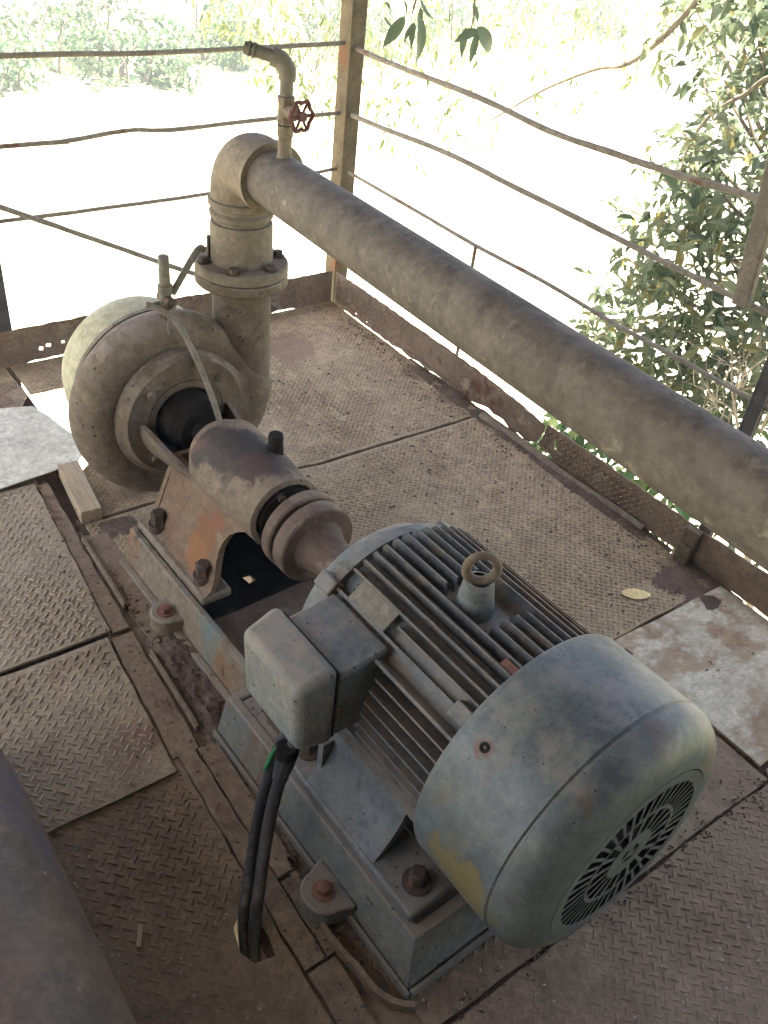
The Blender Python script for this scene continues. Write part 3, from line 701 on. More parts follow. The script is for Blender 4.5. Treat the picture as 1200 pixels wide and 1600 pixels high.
# terminal box
tb = MB().hexa([(-.945, -.255, .365), (-.782, -.255, .365), (-.782, -.17, .365), (-.945, -.17, .365)], [(-.945, -.255, .512), (-.782, -.255, .512), (-.782, -.15, .522), (-.945, -.15, .522)])
tbx = part('terminal_box', tb, M['motor'], mo, bevel=.007)
ld = MB().hexa([(-.968, -.2576, .350), (-.778, -.2576, .350), (-.778, -.2576, .534), (-.968, -.2576, .534)], [(-.958, -.328, .360), (-.788, -.328, .360), (-.788, -.336, .515), (-.958, -.336, .515)])
lid = part('lid', ld, M['lid'], tbx, bevel=.018)
lid.modifiers['bevel'].segments = 4; lid.modifiers['bevel'].width = .016
part('cable_gland', MB().lathe([(.340, .019), (.346, .021), (.366, .021)], (-.808, -.334, 0), axis='z', n=6, caps=True), M['black'], tbx, bevel=.002)
b = MB().box((-.950, -.2590, .360), (-.787, -.2530, .519))
part('lid_gasket', b, M['black'], tbx)
# fan cowl: sheet drum, groove, domed end with a slotted grille
cw = MB().lathe([(-.584, .222), (-.586, .2375), (-.580, .2400), (-.50, .2405), (-.414, .2415), (-.411, .2385), (-.408, .2385), (-.405, .2420), (-.388, .2400), (-.370, .2310), (-.356, .2180), (-.347, .2020), (-.343, .185), (-.341, .168)], (0, 0, AX), n=112)
cowl = part('fan_cowl', cw, M['cowl'], mo, smooth=30)
gr = MB()
GX, GT = -.3405, .0016
def ringplate(r0, r1, n=72):
    gr.lathe([(GX, r0), (GX, r1), (GX - GT, r1), (GX - GT, r0), (GX, r0)], (0, -.002, AX - .004), n=n)
def ribs(r0, r1, n, wf, sw=0.0):
    c = Vector((0, -.002, AX - .004))
    for k in range(n):
        a = 2 * pi * k / n; w0 = pi * r0 / n * wf; w1 = pi * r1 / n * wf * .85
        e0 = Vector((0, sin(a), cos(a))); q0 = Vector((0, cos(a), -sin(a))); e1 = Vector((0, sin(a + sw), cos(a + sw)))
        pts = [e0 * r0 - q0 * w0, e0 * r0 + q0 * w0, e1 * r1 + q0 * w1, e1 * r1 - q0 * w1]
        gr.hexa([c + p + Vector((GX - GT, 0, 0)) for p in pts], [c + p + Vector((GX - .0006, 0, 0)) for p in pts])
ringplate(.149, .1695); ringplate(.094, .1005); ringplate(.022, .050); ringplate(.0, .010, 20)
ribs(.0995, .150, 40, .33, .02); ribs(.049, .095, 18, .33, .02); ribs(.009, .023, 3, .5)
part('grille', gr, M['cowl'], cowl, smooth=30)
fb = MB().lathe([(-.375, .0), (-.375, .20)], (0, 0, AX), n=40)
for k in range(8):
    a = 2 * pi * k / 8
    fb.xf(ID); e = Vector((0, sin(a), cos(a))); q = Vector((0, cos(a), -sin(a)))
    c = Vector((0, 0, AX))
    fb.hexa([c + e * .05 - q * .003 + Vector((-.374, 0, 0)), c + e * .19 - q * .003 + Vector((-.374, 0, 0)), c + e * .19 + q * .003 + Vector((-.374, 0, 0)), c + e * .05 + q * .003 + Vector((-.374, 0, 0))],
            [c + e * .05 - q * .003 + Vector((-.356, 0, 0)), c + e * .18 - q * .003 + Vector((-.356, 0, 0)), c + e * .18 + q * .003 + Vector((-.356, 0, 0)), c + e * .05 + q * .003 + Vector((-.356, 0, 0))])
part('fan', fb, M['void'], mo)
def cowl_screw(x, deg):
    b = MB().lathe([(.2385, .0085), (.2415, .0085), (.2425, .0055), (.2405, .005), (.2400, .0001)], axis='z', n=16)
    b.xf(Matrix.Translation((x, 0, AX)) @ Matrix.Rotation(-radians(deg), 4, 'X'))
    part('screw', b, M['void'], cowl)
cowl_screw(-.536, -45.4); cowl_screw(-.545, 45); cowl_screw(-.54, 135); cowl_screw(-.54, -135)
# shaft and coupling
b = MB().lathe([(-1.18, .028), (-1.0, .028)], (0, 0, AX), n=24, caps=True)
part('shaft', b, M['coupling'], mo)
cp = thing('shaft_coupling', 'brown two-disc shaft coupling between the bearing housing and the motor', 'coupling', (-1.24, 0, AX - .094), machine=True)
b = MB().lathe([(-1.285, .03), (-1.285, .090), (-1.281, .0945), (-1.257, .0945), (-1.253, .091), (-1.252, .03)], (0, 0, AX), n=56)
part('coupling_disc', b, M['coupling'], cp)
b = MB().lathe([(-1.253, .084), (-1.243, .084)], (0, 0, AX), n=40)
part('coupling_spider', b, M['black'], cp)
b = MB().lathe([(-1.244, .03), (-1.244, .088), (-1.240, .0925), (-1.208, .0925), (-1.204, .089), (-1.2025, .062), (-1.19, .054), (-1.165, .047), (-1.135, .046), (-1.105, .050), (-1.090, .052), (-1.088, .027)], (0, 0, AX), n=56)
part('coupling_hub', b, M['coupling'], cp)

# ------------------------------------------------------------------ pump
pu = thing('centrifugal_pump', 'dusty brown centrifugal pump with a large round volute', 'pump', (-1.75, 0, .11), machine=True)
# volute: rounded section swept round the eye, growing towards the discharge on the right
vol = MB(); rows = []; NV = 80
for i in range(NV + 1):
    g = i / NV                                    # 0 at the tongue (upper right), 1 at the outlet on the right
    a = radians(52) - g * radians(52 + 268)       # from top, positive to the right: runs over the top, left, bottom to the right
    ro = .236 + .068 * g ** 1.6                    # outer radius
    tr_ = .052 + .028 * g
    rc = ro - tr_
    rows.append((a, None, rc, tr_, ro))
def volrow(a, rc, t_):
    pr = [(-1.792, .085), (-1.792, .158), (-1.800, .1635), (-1.812, .165), (-1.817, .171)]
    xc = -1.903
    pr += [(xc + t_ * 1.12 * cos(radians(q)), rc + t_ * sin(radians(q))) for q in range(-14, 108, 11)]
    pr += [(-1.955, .214), (-1.968, .2135), (-1.9695, .2075), (-1.9735, .2075), (-1.975, .2135), (-1.992, .211), (-1.994, .12)]
    return [Vector((x, r * sin(a), AX + r * cos(a))) for x, r in pr]
vol.grid([volrow(a, rc, t_) for a, _, rc, t_, ro in rows])
# closing wedge between outlet and tongue
a_e = rows[-1][0] + 2 * pi
wedge = []
for q in range(9):
    f = q / 8; a = rows[-1][0] + (rows[0][0] - 2 * pi - rows[-1][0]) * f
    wedge.append(volrow(a, rows[-1][2] * (1 - f) + rows[0][2] * f, rows[-1][3] * (1 - f) + rows[0][3] * f))
vol.grid(wedge)
part('volute', vol, M['pump'], pu, smooth=50)
# discharge neck rising from the right side
DX, DY = -1.905, .2245                             # riser axis in the machine frame
nk = MB(); rows = []
for z, rx_, ry_ in ((.22, .066, .048), (.26, .072, .062), (.31, .077, .071), (.36, .079, .075), (.42, .077, .075), (.50, .075, .075), (.60, .0745, .0745), (.650, .0745, .0745), (.658, .079, .079)):
    oy = .014 * max(0, (.36 - z) / .14) ** 1.5
    rows.append([(DX + rx_ * cos(t), DY - oy + ry_ * sin(t), z) for t in [2 * pi * j / 40 for j in range(40)]])
nk.grid(rows, close_u=True, cap0=True)
part('discharge_neck', nk, M['pump'], pu, smooth=60)
b = MB().lathe([(.654, .07), (.654, .113), (.658, .117), (.676, .117), (.680, .113), (.680, .07)], (DX, DY, 0), axis='z', n=56)
fl = part('discharge_flange', b, M['pump'], pu)
# suction cover
b = MB().lathe([(-1.990, .2065), (-2.02, .2085), (-2.07, .205), (-2.11, .193), (-2.145, .170), (-2.17, .137), (-2.185, .098), (-2.19, .05), (-2.191, .0)], (0, 0, AX), n=64)
part('suction_cover', b, M['suction'], pu, label='pale yellow-green domed rear cover', smooth=50)
pts = [(-2.10, 0, AX - .10), (-2.10, 0, .05), (-2.10, 0, -1.2), (-2.10, 0, -3.4)]
part('suction_pipe', MB().tube(pts, .082, 32), M['riser'], pu)
# gland plate, ring nuts, dark throat
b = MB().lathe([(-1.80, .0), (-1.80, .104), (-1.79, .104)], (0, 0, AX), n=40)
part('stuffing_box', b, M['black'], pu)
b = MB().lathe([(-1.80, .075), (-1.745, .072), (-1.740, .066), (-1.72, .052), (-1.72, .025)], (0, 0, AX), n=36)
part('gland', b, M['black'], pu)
b = MB().lathe([(-1.80, .026), (-1.20, .026)], (0, 0, AX), n=24)
part('shaft', b, M['black'], pu)
for a in (-46, 46, 134, -134):
    inst('ring_nut', ME_NUT, pu, (-1.792, .131 * sin(radians(a)), AX + .131 * cos(radians(a))), (0, pi / 2, 0))
# open bell that joins the volute ring to the bearing housing (top left open)
def bellwall(n=28):
    b = MB(); rows = []
    out = [(-1.792, .126, 84), (-1.775, .1235, 85), (-1.74, .119, 88), (-1.70, .114, 93), (-1.66, .1085, 98), (-1.62, .1025, 103), (-1.59, .0992, 107)]
    prof = out + [(x, r - .013, a) for x, r, a in reversed(out)]
    for (x, r, a) in prof:
        a0, a1 = radians(a), radians(360 - a)
        rows.append([Vector((x, r * sin(a0 + (a1 - a0) * j / n), AX + r * cos(a0 + (a1 - a0) * j / n))) for j in range(n + 1)])
    b.grid(rows, close_v=True)
    k = len(prof)
    b.f.append(tuple(range(0, k * (n + 1), n + 1))); b.f.append(tuple(range(n, k * (n + 1), n + 1)))
    return b
part('bell_housing', bellwall(), M['pump'], pu)
# bearing housing
b = MB().lathe([(-1.640, .030), (-1.640, .074), (-1.630, .080), (-1.612, .082), (-1.606, .088), (-1.600, .096), (-1.592, .0985), (-1.56, .099), (-1.48, .098), (-1.40, .094), (-1.345, .090), (-1.335, .090), (-1.333, .0875), (-1.330, .078), (-1.345, .076), (-1.352, .03)], (0, 0, AX), n=64)
bh = part('bearing_housing', b, M['bearing'], pu, smooth=35)
b = MB().lathe([(-1.352, .0), (-1.350, .074), (-1.325, .068), (-1.322, .055), (-1.318, .03)], (0, 0, AX), n=40)
part('bearing_cover', b, M['black'], pu)
inst('cover_bolt', ME_FL, pu, (-1.326, -.02, AX + .058), (0, pi / 2, 0), scale=.7)
b = MB().lathe([(AX + .07, .019), (AX + .112, .017), (AX + .116, .0175), (AX + .118, .0175), (AX + .128, .016), (AX + .130, .0)], (-1.452, .046, 0), axis='z', n=20)
part('oil_cap', b, M['black'], bh)
# pedestal: two flared side walls and a rear wall, open towards the coupling
ped = MB()
def wall(s):
    rows = []
    for (z, y, x0, x1) in ((.135, .164, -1.745, -1.412), (.143, .150, -1.742, -1.414), (.158, .137, -1.735, -1.420), (.18, .126, -1.726, -1.430), (.21, .117, -1.716, -1.438), (.24, .110, -1.708, -1.438), (.27, .1035, -1.700, -1.428), (.30, .0985, -1.694, -1.410), (.325, .0935, -1.69, -1.384), (.345, .0885, -1.688, -1.354)):
        rows.append([(x0, s * y, z)] + [(x0 + (x1 - x0) * k / 6, s * (y - .006 * sin(pi * k / 6)), z) for k in range(1, 6)] + [(x1, s * y, z), (x1, s * (y - .017), z)] + [(x0, s * (y - .017), z)])
    ped.grid(rows, close_u=True, cap0=True, cap1=True)
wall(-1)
pb = ped; ped = MB(); wall(1); part('pedestal_inner_wall', ped, M['black'], pu, smooth=50, label='far wall of the pedestal, black for grease and inside shade'); ped = pb  # shade of the pedestal's inside put into the wall colour
ped.hexa([(-1.745, -.14, .135), (-1.728, -.14, .135), (-1.728, .14, .135), (-1.745, .14, .135)], [(-1.705, -.085, .345), (-1.69, -.085, .345), (-1.69, .085, .345), (-1.705, .085, .345)])
pd = part('pedestal', ped, M['pedestal'], pu, smooth=50, label='orange rusted pedestal, open towards the coupling')
pf = part('pedestal_foot', MB().box((-1.757, -.172, .1125), (-1.408, -.092, .137)), M['base_pump'], pu, bevel=.008)
part('pedestal_foot', MB().box((-1.757, .092, .1125), (-1.408, .172, .137)), M['black'], pu, bevel=.008, label='far foot of the pedestal, black for grease and inside shade')
for x, y in ((-1.466, -.136), (-1.694, -.138), (-1.466, .136), (-1.694, .138)):
    inst('bolt', ME_TALL, pf, (x, y, .1372), (0, 0, x * 3))

# ------------------------------------------------------------------ stub pipe, hook tube and bent drain tube on the volute
b = MB().lathe([(.640, .0145), (.668, .0145), (.669, .018), (.690, .018), (.692, .0135), (.760, .0130), (.762, .0115), (.764, .0)], (-1.885, .004, 0), axis='z', n=20)
st = thing('vent_pipe', 'upright stub pipe with a small cock on top of the volute', 'vent pipe', (-1.885, 0, .62), machine=True)
part('stub_pipe', b, M['galv'], st)
b = MB().lathe([(-1.91, .013), (-1.85, .013)], (0, .004, .655), n=14, caps=True).lathe([(.60, .017), (.642, .017)], (-1.885, .004, 0), axis='z', n=6, caps=True)
part('cock', b, M['bolt'], st, bevel=.002)
pts = catmull([(-1.882, .020, .665), (-1.89, .055, .705), (-1.90, .090, .742), (-1.912, .112, .752), (-1.93, .130, .742)], 6)
single('hook_tube', MB().tube(pts, .0085, 10), M['galv'], 'short bent tube from the vent pipe to the riser flange', 'tube', loc=(-1.885, .02, .66), machine=True, smooth=60)
pts = catmull([(-1.862, -.058, .662), (-1.855, -.040, .655), (-1.84, -.006, .630), (-1.82, .016, .59), (-1.79, .028, .54), (-1.755, .037, .485), (-1.72, .042, .43), (-1.70, .042, .40)], 6)
single('drain_tube', MB().tube(pts, .0075, 10), M['rail'], 'thin brown tube tied to the vent pipe and hanging into the pump throat', 'tube', loc=(-1.86, -.05, .40), machine=True, smooth=60)
w = []
for k in range(36):
    a = k * 2 * pi / 12; w.append((-1.862 + .026 * cos(a), -.012 + .026 * sin(a), .640 + k * .0004 + .003 * sin(k)))
w += [(-1.838, -.014, .625), (-1.832, -.020, .605), (-1.828, -.018, .592)]
single('binding_wire', MB().tube(w, .0016, 5), M['rail'], 'loop of thin wire binding the brown tube to the vent pipe', 'wire', loc=(-1.862, -.01, .62), machine=True)

# ------------------------------------------------------------------ riser, elbow and long pipe
dp = thing('discharge_pipe', 'long fat weathered pipe rising from the pump and running along the right side', 'pipe', (-1.9, 1.034, .68))
RC = Vector((-1.9127, 1.0332, 0))
P0 = Vector((-1.9, 1.03, .956)); PD = Vector((1, -.052, .014)).normalized()
b = MB().lathe([(.6815, .06), (.6815, .112), (.685, .117), (.705, .117), (.709, .113), (.7095, .078)], tuple(RC), axis='z', n=56)
rf_ = part('riser_flange', b, M['riser'], dp)
for k in range(6):
    a = 2 * pi * k / 6 + .35
    inst('flange_bolt', ME_FL, rf_, RC + Vector((.097 * cos(a), .097 * sin(a), .7092)), (0, 0, a))
b = MB().lathe([(.709, .0780), (.716, .0775), (.800, .0765), (.808, .0745), (.810, .066)], tuple(RC), axis='z', n=48)
part('riser_sleeve', b, M['riser'], dp)
part('sleeve_rib', MB().box((-.004, -.006, .712), (.008, .006, .770)).xf(Matrix.Translation((RC.x - .030, RC.y - .0735, 0))), M['bolt'], dp, bevel=.002)
b = MB().lathe([(.806, .067), (.815, .068), (.822, .077), (.832, .078), (.838, .071), (.846, .071), (.850, .080), (.864, .080), (.868, .072), (.876, .071)], tuple(RC), axis='z', n=40)
part('threaded_nipple', b, M['riser'], dp)
rows = []; RB = .088
C0 = Vector((RC.x, RC.y, .956)); hx = Vector((PD.x, PD.y, 0)).normalized()
for i in range(17):
    if i == 0: c = Vector((RC.x, RC.y, .868)) ; a = 0
    else: a = (i - 1) / 15 * pi / 2
    cc = Vector((RC.x, RC.y, .956 - RB)) + hx * RB
    c = cc - hx * RB * cos(a) + Vector((0, 0, RB * sin(a)))
    if i == 0: c = c - Vector((0, 0, .012))
    e = (hx * cos(a) * -1 + Vector((0, 0, sin(a)))); s_ = hx.cross(Vector((0, 0, 1)))
    r = .0745
    rows.append([c + e * r * cos(t) + s_ * r * sin(t) for t in [2 * pi * j / 40 for j in range(40)]])
last = [p + hx * .052 for p in rows[-1]]; rows.append(last)
l2 = [(Vector(p) - (cc + Vector((0, 0, RB)) + hx * .052)) * 1.07 + (cc + Vector((0, 0, RB)) + hx * .052) for p in last]
rows.append(l2); rows.append([p + hx * .022 for p in l2]); rows.append([(p - (cc + Vector((0, 0, RB)) + hx * .074)) * .80 + (cc + Vector((0, 0, RB)) + hx * .0745) for p in rows[-1]])
part('elbow', MB().grid(rows, close_u=True), M['riser'], dp, smooth=35)
pr = MB(); rws = []
u_ = PD.cross(Vector((0, 0, 1))).normalized(); w_ = u_.cross(PD)
for i in range(41):
    c = P0 + PD * (.13 + 2.9 * i / 40)
    rws.append([c + (u_ * cos(t) + w_ * sin(t)) * .0622 for t in [2 * pi * j / 48 for j in range(48)]])
pr.grid(rws, close_u=True, cap0=True, cap1=True)
part('long_pipe', pr, M['pipe'], dp, smooth=60)
for x in (.35, .95):
    c = P0 + PD * (x + 1.9)
    single('pipe_support', MB().box((c.x - .03, c.y - .03, -.002), (c.x + .03, c.y + .03, c.z - .063)), M['beam'], 'steel prop outside the picture under the long pipe', 'pipe support', group='props under the long pipe', bevel=.003)
# valve pipe on top of the long pipe
vp = thing('valve_pipe', 'small upright pipe with a red handwheel valve on top of the long pipe', 'valve pipe', (-1.70, 1.022, 1.0))
VX, VY = -1.70, 1.0215
b = MB().lathe([(1.010, .020), (1.026, .016), (1.030, .0150), (1.062, .0150), (1.063, .0172), (1.085, .0172)], (VX, VY, 0), axis='z', n=20)
part('lower_pipe', b, M['riser'], vp)
b = MB().lathe([(1.085, .0145), (1.088, .0185), (1.098, .0185), (1.102, .0165), (1.128, .0165), (1.132, .0185), (1.141, .0185), (1.143, .014)], (VX, VY, 0), axis='z', n=8)
vd = Vector((.95, .15, .05)).normalized()          # stem points right, towards the viewer's right
b.tube([Vector((VX, VY, 1.113)) + vd * .008, Vector((VX, VY, 1.113)) + vd * .030], .0155, 12).tube([Vector((VX, VY, 1.113)) + vd * .028, Vector((VX, VY, 1.113)) + vd * .052], .006, 8)
vl = part('valve_body', b, M['riser'], vp, smooth=30)
hw = MB(); rows = []; hc = Vector((VX, VY, 1.111)) + vd * .050; hs = Vector((-vd.y, vd.x, 0))
for i in range(48):
    a = 2 * pi * i / 48; r = .0285 * (1 + .10 * cos(6 * a)); c = hc + hs * r * cos(a) + Vector((0, 0, r * sin(a))); e = (c - hc).normalized()
    rows.append([c + e * .0042 * cos(t) + vd * .0042 * sin(t) for t in [2 * pi * j / 8 for j in range(8)]])
hw.grid(rows, close_u=True, close_v=True)
for k in range(6):
    a = 2 * pi * k / 6
    hw.tube([hc, hc + hs * .028 * cos(a) + Vector((0, 0, .028 * sin(a)))], .0028, 6)
hw.tube([hc - vd * .006, hc + vd * .007], .010, 12)
part('handwheel', hw, M['redwheel'], vl)
pts = [(VX, VY, 1.140), (VX, VY, 1.180)]
b = MB().tube([(VX, VY, 1.141), (VX, VY, 1.176)], .0140, 14)
part('upper_pipe', b, M['galv'], vp)
ed = Vector((-.62, -.72, .16)).normalized()
e0 = Vector((VX, VY, 1.172)); pts = catmull([e0, e0 + Vector((0, 0, .018)), e0 + Vector((0, 0, .032)) + ed * .012, e0 + Vector((0, 0, .036)) + ed * .030], 5)
b = MB().tube(pts, .0185, 16); part('elbow', b, M['galv'], vp, smooth=60)
p1 = pts[-1]
b = MB().tube([p1 - ed * .002, p1 + ed * .035], .0125, 14).tube([p1 + ed * .035, p1 + ed * .041], .0145, 14).tube([p1 + ed * .045, p1 + ed * .051], .0145, 14).tube([p1 + ed * .035, p1 + ed * .058], .0118, 14)
part('hose_tail', b, M['galv'], vp)

# ------------------------------------------------------------------ cables, foreground pipe
ca = [(-.815, .530, .372), (-.820, .522, .350), (-.829, .517, .307), (-.837, .508, .245), (-.835, .489, .155), (-.811, .463, .085), (-.772, .430, .031), (-.738, .404, .0), (-.70, .388, -.07), (-.66, .375, -.25)]
cb = [(-.792, .534, .378), (-.796, .527, .355), (-.805, .521, .310), (-.808, .513, .261), (-.804, .496, .179), (-.781, .470, .110), (-.744, .438, .050), (-.715, .414, .0), (-.69, .400, -.07), (-.65, .385, -.25)]
cab = thing('cable', 'black cable drooping from the terminal box into the deck hole, left one of the pair', 'cable', (-.82, .52, .30), group='motor supply cables')
part('sheath', MB().tube(catmull(ca, 6), .0105, 14), M['rubber'], cab, smooth=60)
part('green_core', MB().tube([(-.816, .515, .352), (-.823, .507, .325), (-.829, .501, .295), (-.834, .497, .270)], .0036, 8), M['greenwire'], cab)
cab = thing('cable', 'black taped cable from the terminal box into the deck hole, right one of the pair', 'cable', (-.80, .52, .30), group='motor supply cables')
part('sheath', MB().tube(catmull(cb, 6), .0115, 14), M['rubber'], cab, smooth=60)
part('tape', MB().tube([(-.797, .5265, .352), (-.805, .521, .310), (-.8075, .5165, .283), (-.808, .513, .262)], [.0155, .0175, .0150, .0135], 9), M['rubber'], cab, smooth=30)
ang = radians(-84.15); PR = .17
fp_c = (.030, .215)                               # pipe axis in (y, z), tangent to the sight line
b = MB(); rows = []
FD = Vector((1, .010, 0))
for i in range(40):
    x = -1.34 + i * .075
    sh = -.030 * max(0, (-.98 - x) / .36) ** 2
    rows.append([Vector((x, -.017 + .01 * (x + .8) + sh + PR * cos(t), .17 + PR * sin(t))) for t in [2 * pi * j / 56 for j in range(56)]])
b.grid(rows, close_u=True, cap0=True, cap1=True)
single('foreground_pipe', b, M['bigpipe'], 'dark purple-brown pipe lying along the deck at the lower left', 'pipe', smooth=60)

# ------------------------------------------------------------------ dirt, chips, leaf
def heap(x0, x1, y0, y1, zf, seed, nx=60, ny=24, name='mud_heap', label='dried mud heaped beside the base', rz=0):
    b = MB(); rows = []
    for i in range(nx + 1):
        row = []
        for j in range(ny + 1):
            u, v = i / nx, j / ny; x = x0 + (x1 - x0) * u; y = y0 + (y1 - y0) * v
            e = min(1, min(u, 1 - u) * 6) * min(1, v * 3 if zf[1] else 1, (1 - v) * 3 if zf[2] else 1); e *= .45 + .9 * abs(noise.noise(Vector((x * 7, y * 7, seed + 4)))) + .2
            h = zf[0] * e * (.55 + .7 * noise.fractal(Vector((x * 14, y * 14, seed)), 1, 2, 4) + .25 * noise.noise(Vector((x * 90, y * 90, seed))))
            row.append((x, y, rz + h - zf[0] * .16))
        rows.append(row)
    b.grid(rows)
    single(name, b, M['mud'], label, 'dried mud', kind='stuff', smooth=50, loc=((x0 + x1) / 2, (y0 + y1) / 2, rz))
heap(-1.49, -1.08, .530, .620, (.026, True, False), 3)
heap(-1.95, -1.86, .575, .72, (.010, True, True), 5, 24, 30, label='dried mud along the plate seam by the pump')
heap(-1.36, -1.16, .70, .90, (.020, True, True), 23, 50, 50, rz=.072, label='dark dirt lying in the base between pump and motor')
heap(-1.10, -.80, .605, .70, (.016, True, True), 8, 50, 18, rz=.119, label='dirt lying on the base under the terminal box')
heap(-1.16, -.62, .552, .592, (.010, True, False), 12, 80, 10, label='dried mud along the foot of the grey base')
heap(-2.35, -1.05, 1.93, 2.0, (.013, True, False), 14, 130, 10, label='dirt gathered along the torn toe board')
heap(-1.02, -.80, 1.80, 2.0, (.012, True, False), 17, 40, 30, label='dark dirt in the corner by the toe bracket')
def chips(n, area, zf, sz, seed, name, m, label):
    rnd = random.Random(seed); b = MB()
    for _ in range(n):
        x, y, z = area(rnd); s = rnd.uniform(*sz); a = rnd.uniform(0, pi)
        k = rnd.choice((.8, 1, 1, 1.3, 1.7)); R4 = Matrix.Translation((x, y, z)) @ Matrix.Rotation(a, 4, 'Z')
        b.hexa([R4 @ Vector(p) for p in ((-s * k, -s * .5, 0), (s * k, -s * .6, 0), (s * k * .8, s * .6, 0), (-s * k * .7, s * .5, 0))],
               [R4 @ Vector(p) for p in ((-s * k * .7, -s * .3, s * .6), (s * k * .6, -s * .3, s * .45), (s * k * .5, s * .3, s * .7), (-s * k * .4, s * .3, s * .5))])
    single(name, b, m, label, 'debris', kind='stuff', smooth=0, loc=(0, 0, 0))
def a_right(r):
    if r.random() < .45:
        x = r.uniform(-2.85, -.9); return x, 1.97 - abs(r.gauss(0, .07)), .0015
    return r.uniform(-2.85, -.45), r.uniform(1.0, 1.96), .0015
chips(800, a_right, None, (.0015, .0048), 71, 'debris', M['chips'], 'dark crumbs and bits of bark scattered over the right-hand plates')
def a_left(r): return r.uniform(-2.1, -.45), r.gauss(.50, .045), .010
chips(260, a_left, None, (.0012, .0042), 72, 'debris', M['chips'], 'dark crumbs along the service strip left of the base')
def a_ridge(r): return r.gauss(-.396, .014), r.uniform(.62, 1.53), .0
chips(260, a_ridge, None, (.0012, .0042), 75, 'debris', M['chips'], 'dirt crumbs gathered along the plate edge below the fan grille')
def a_foot(r): return r.uniform(-1.75, -.50), r.choice((.60, .585)) + abs(r.gauss(0, .012)) - .045, .003
chips(300, a_foot, None, (.0014, .0045), 76, 'debris', M['mud'], 'bits of dried mud along the foot of the machine base')
def a_near(r): return r.uniform(-1.1, .1), r.uniform(.1, 1.5), .002
chips(160, a_near, None, (.001, .0032), 73, 'debris', M['sheet'], 'pale flecks on the near dark plates')
def a_base(r): return (lambda x: (x, .8795 + x * .037 - r.uniform(.15, .255), .1195))(r.uniform(-1.12, -.54))
chips(120, a_base, None, (.0012, .0035), 74, 'debris', M['chips'], 'dark crumbs on the top of the grey base')
b = MB(); L = []
rows = []
for i in range(9):
    t = i / 8; w = .022 * sin(pi * (t * .92 + .04)) ** .7; x = -.04 + .08 * t
    rows.append([(x, -w, .001 + .003 * t), (x, 0, .0035 + .002 * sin(3 * t)), (x, w, .002)])
b.grid(rows).xf(Matrix.Translation((-.973, 1.742, .003)) @ Matrix.Rotation(.95, 4, 'Z'))
single('fallen_leaf', b, M['leafdry'], 'yellow fallen leaf on the dusty plate near the white painted plate', 'leaf', smooth=60)
single('wood_chip', MB().box((-.83, .232, .001), (-.79, .240, .006), Matrix.Translation((-.81, .236, 0)) @ Matrix.Rotation(-.5, 4, 'Z') @ Matrix.Translation((.81, -.236, 0))), M['wood'], 'small wood chip lying on the reddish plate left of the cables', 'wood chip')

# ------------------------------------------------------------------ river, banks
WZ = -3.2
b = MB(); NW = 24
b.grid([[(-22 + 27 * i / NW - (400 if i == 0 else 0) * 0, -500 + 1000 * j / NW, WZ) for j in range(NW + 1)] for i in range(NW + 1)])
single('river', b, M['water'], 'wide muddy river in bright sun', 'river', kind='structure', smooth=0, loc=(0, 0, WZ))
def bank_h(d, x, y):
    return -.5 + 3.2 * (1 - math.exp(-d / 9)) + .008 * d + .5 * noise.noise(Vector((x * .12, y * .12, 2)))
b = MB(); rows = []
ds = [0, .6, 1.4, 2.5, 4, 6, 9, 13, 18, 25, 40, 80, 200, 600]
for d in ds:
    row = []
    for j in range(81):
        y = -500 + 1000 * j / 80 if d > 60 else -120 + 260 * j / 80
        x = -18.8 - d + .7 * noise.noise(Vector((y * .15, 0, 0)))
        row.append((x, y, WZ + bank_h(d, x, y)))
    rows.append(row)
b.grid(rows)
single('far_bank', b, M['grass'], 'sunlit grassy bank across the river', 'river bank', kind='structure', smooth=60, loc=(-30, 0, WZ))
b = MB(); rows = []
for i in range(12):
    x = 1.6 + [0, .5, 1, 2, 3, 5, 8, 15, 40, 100, 250, 500][i]
    rows.append([(x - .6 * noise.noise(Vector((j * .4, 0, 7))), -300 + 15 * j, WZ - .4 + min(2.9, .9 * (x - 1.6)) + .004 * (x - 1.6)) for j in range(41)])
b.grid(rows)
single('near_bank', b, M['grass'], 'grassy bank behind the platform', 'river bank', kind='structure', smooth=60, loc=(10, 0, WZ))

# ------------------------------------------------------------------ plants
def leaf(b, p, d, nrm, L, W, fold=.25):
    d = d.normalized(); s = d.cross(nrm)
    if s.length < 1e-4: return
    s.normalize(); n = s.cross(d)
    q = [p, p + d * L * .35 + s * W * .5 + n * W * fold, p + d * L * .72 + s * W * .34 + n * W * fold - n * L * .05, p + d * L - n * L * .12,
         p + d * L * .72 - s * W * .34 + n * W * fold - n * L * .05, p + d * L * .35 - s * W * .5 + n * W * fold, p + d * L * .38, p + d * L * .74 - n * L * .05]
    b.add(q, [(0, 1, 6), (1, 2, 7, 6), (2, 3, 7), (3, 4, 7), (4, 5, 6, 7), (5, 0, 6)])
def clump(b, c, r, n, L, W, rnd, droop=.35, sq=.85):
    c = Vector(c)
    # short sprays: leaves in small whorls along a few twigs
    k = 0
    while k < n:
        v = Vector((rnd.gauss(0, 1), rnd.gauss(0, 1), rnd.gauss(0, 1))).normalized() * (r * rnd.random() ** .45); v.z *= sq
        tw = Vector((rnd.gauss(0, 1), rnd.gauss(0, 1), rnd.gauss(-droop, .6))).normalized()
        m = rnd.randint(3, 7)
        for j in range(m):
            p = c + v + tw * (j * L * .35)
            d = (tw * .5 + Vector((rnd.gauss(0, 1), rnd.gauss(0, 1), rnd.gauss(-droop, .7)))).normalized()
            s = rnd.uniform(.4, 1.25)
            leaf(b, p, d, Vector((rnd.gauss(0, .5), rnd.gauss(0, .5), 1)), L * s, W * s * rnd.uniform(.8, 1.15))
            k += 1
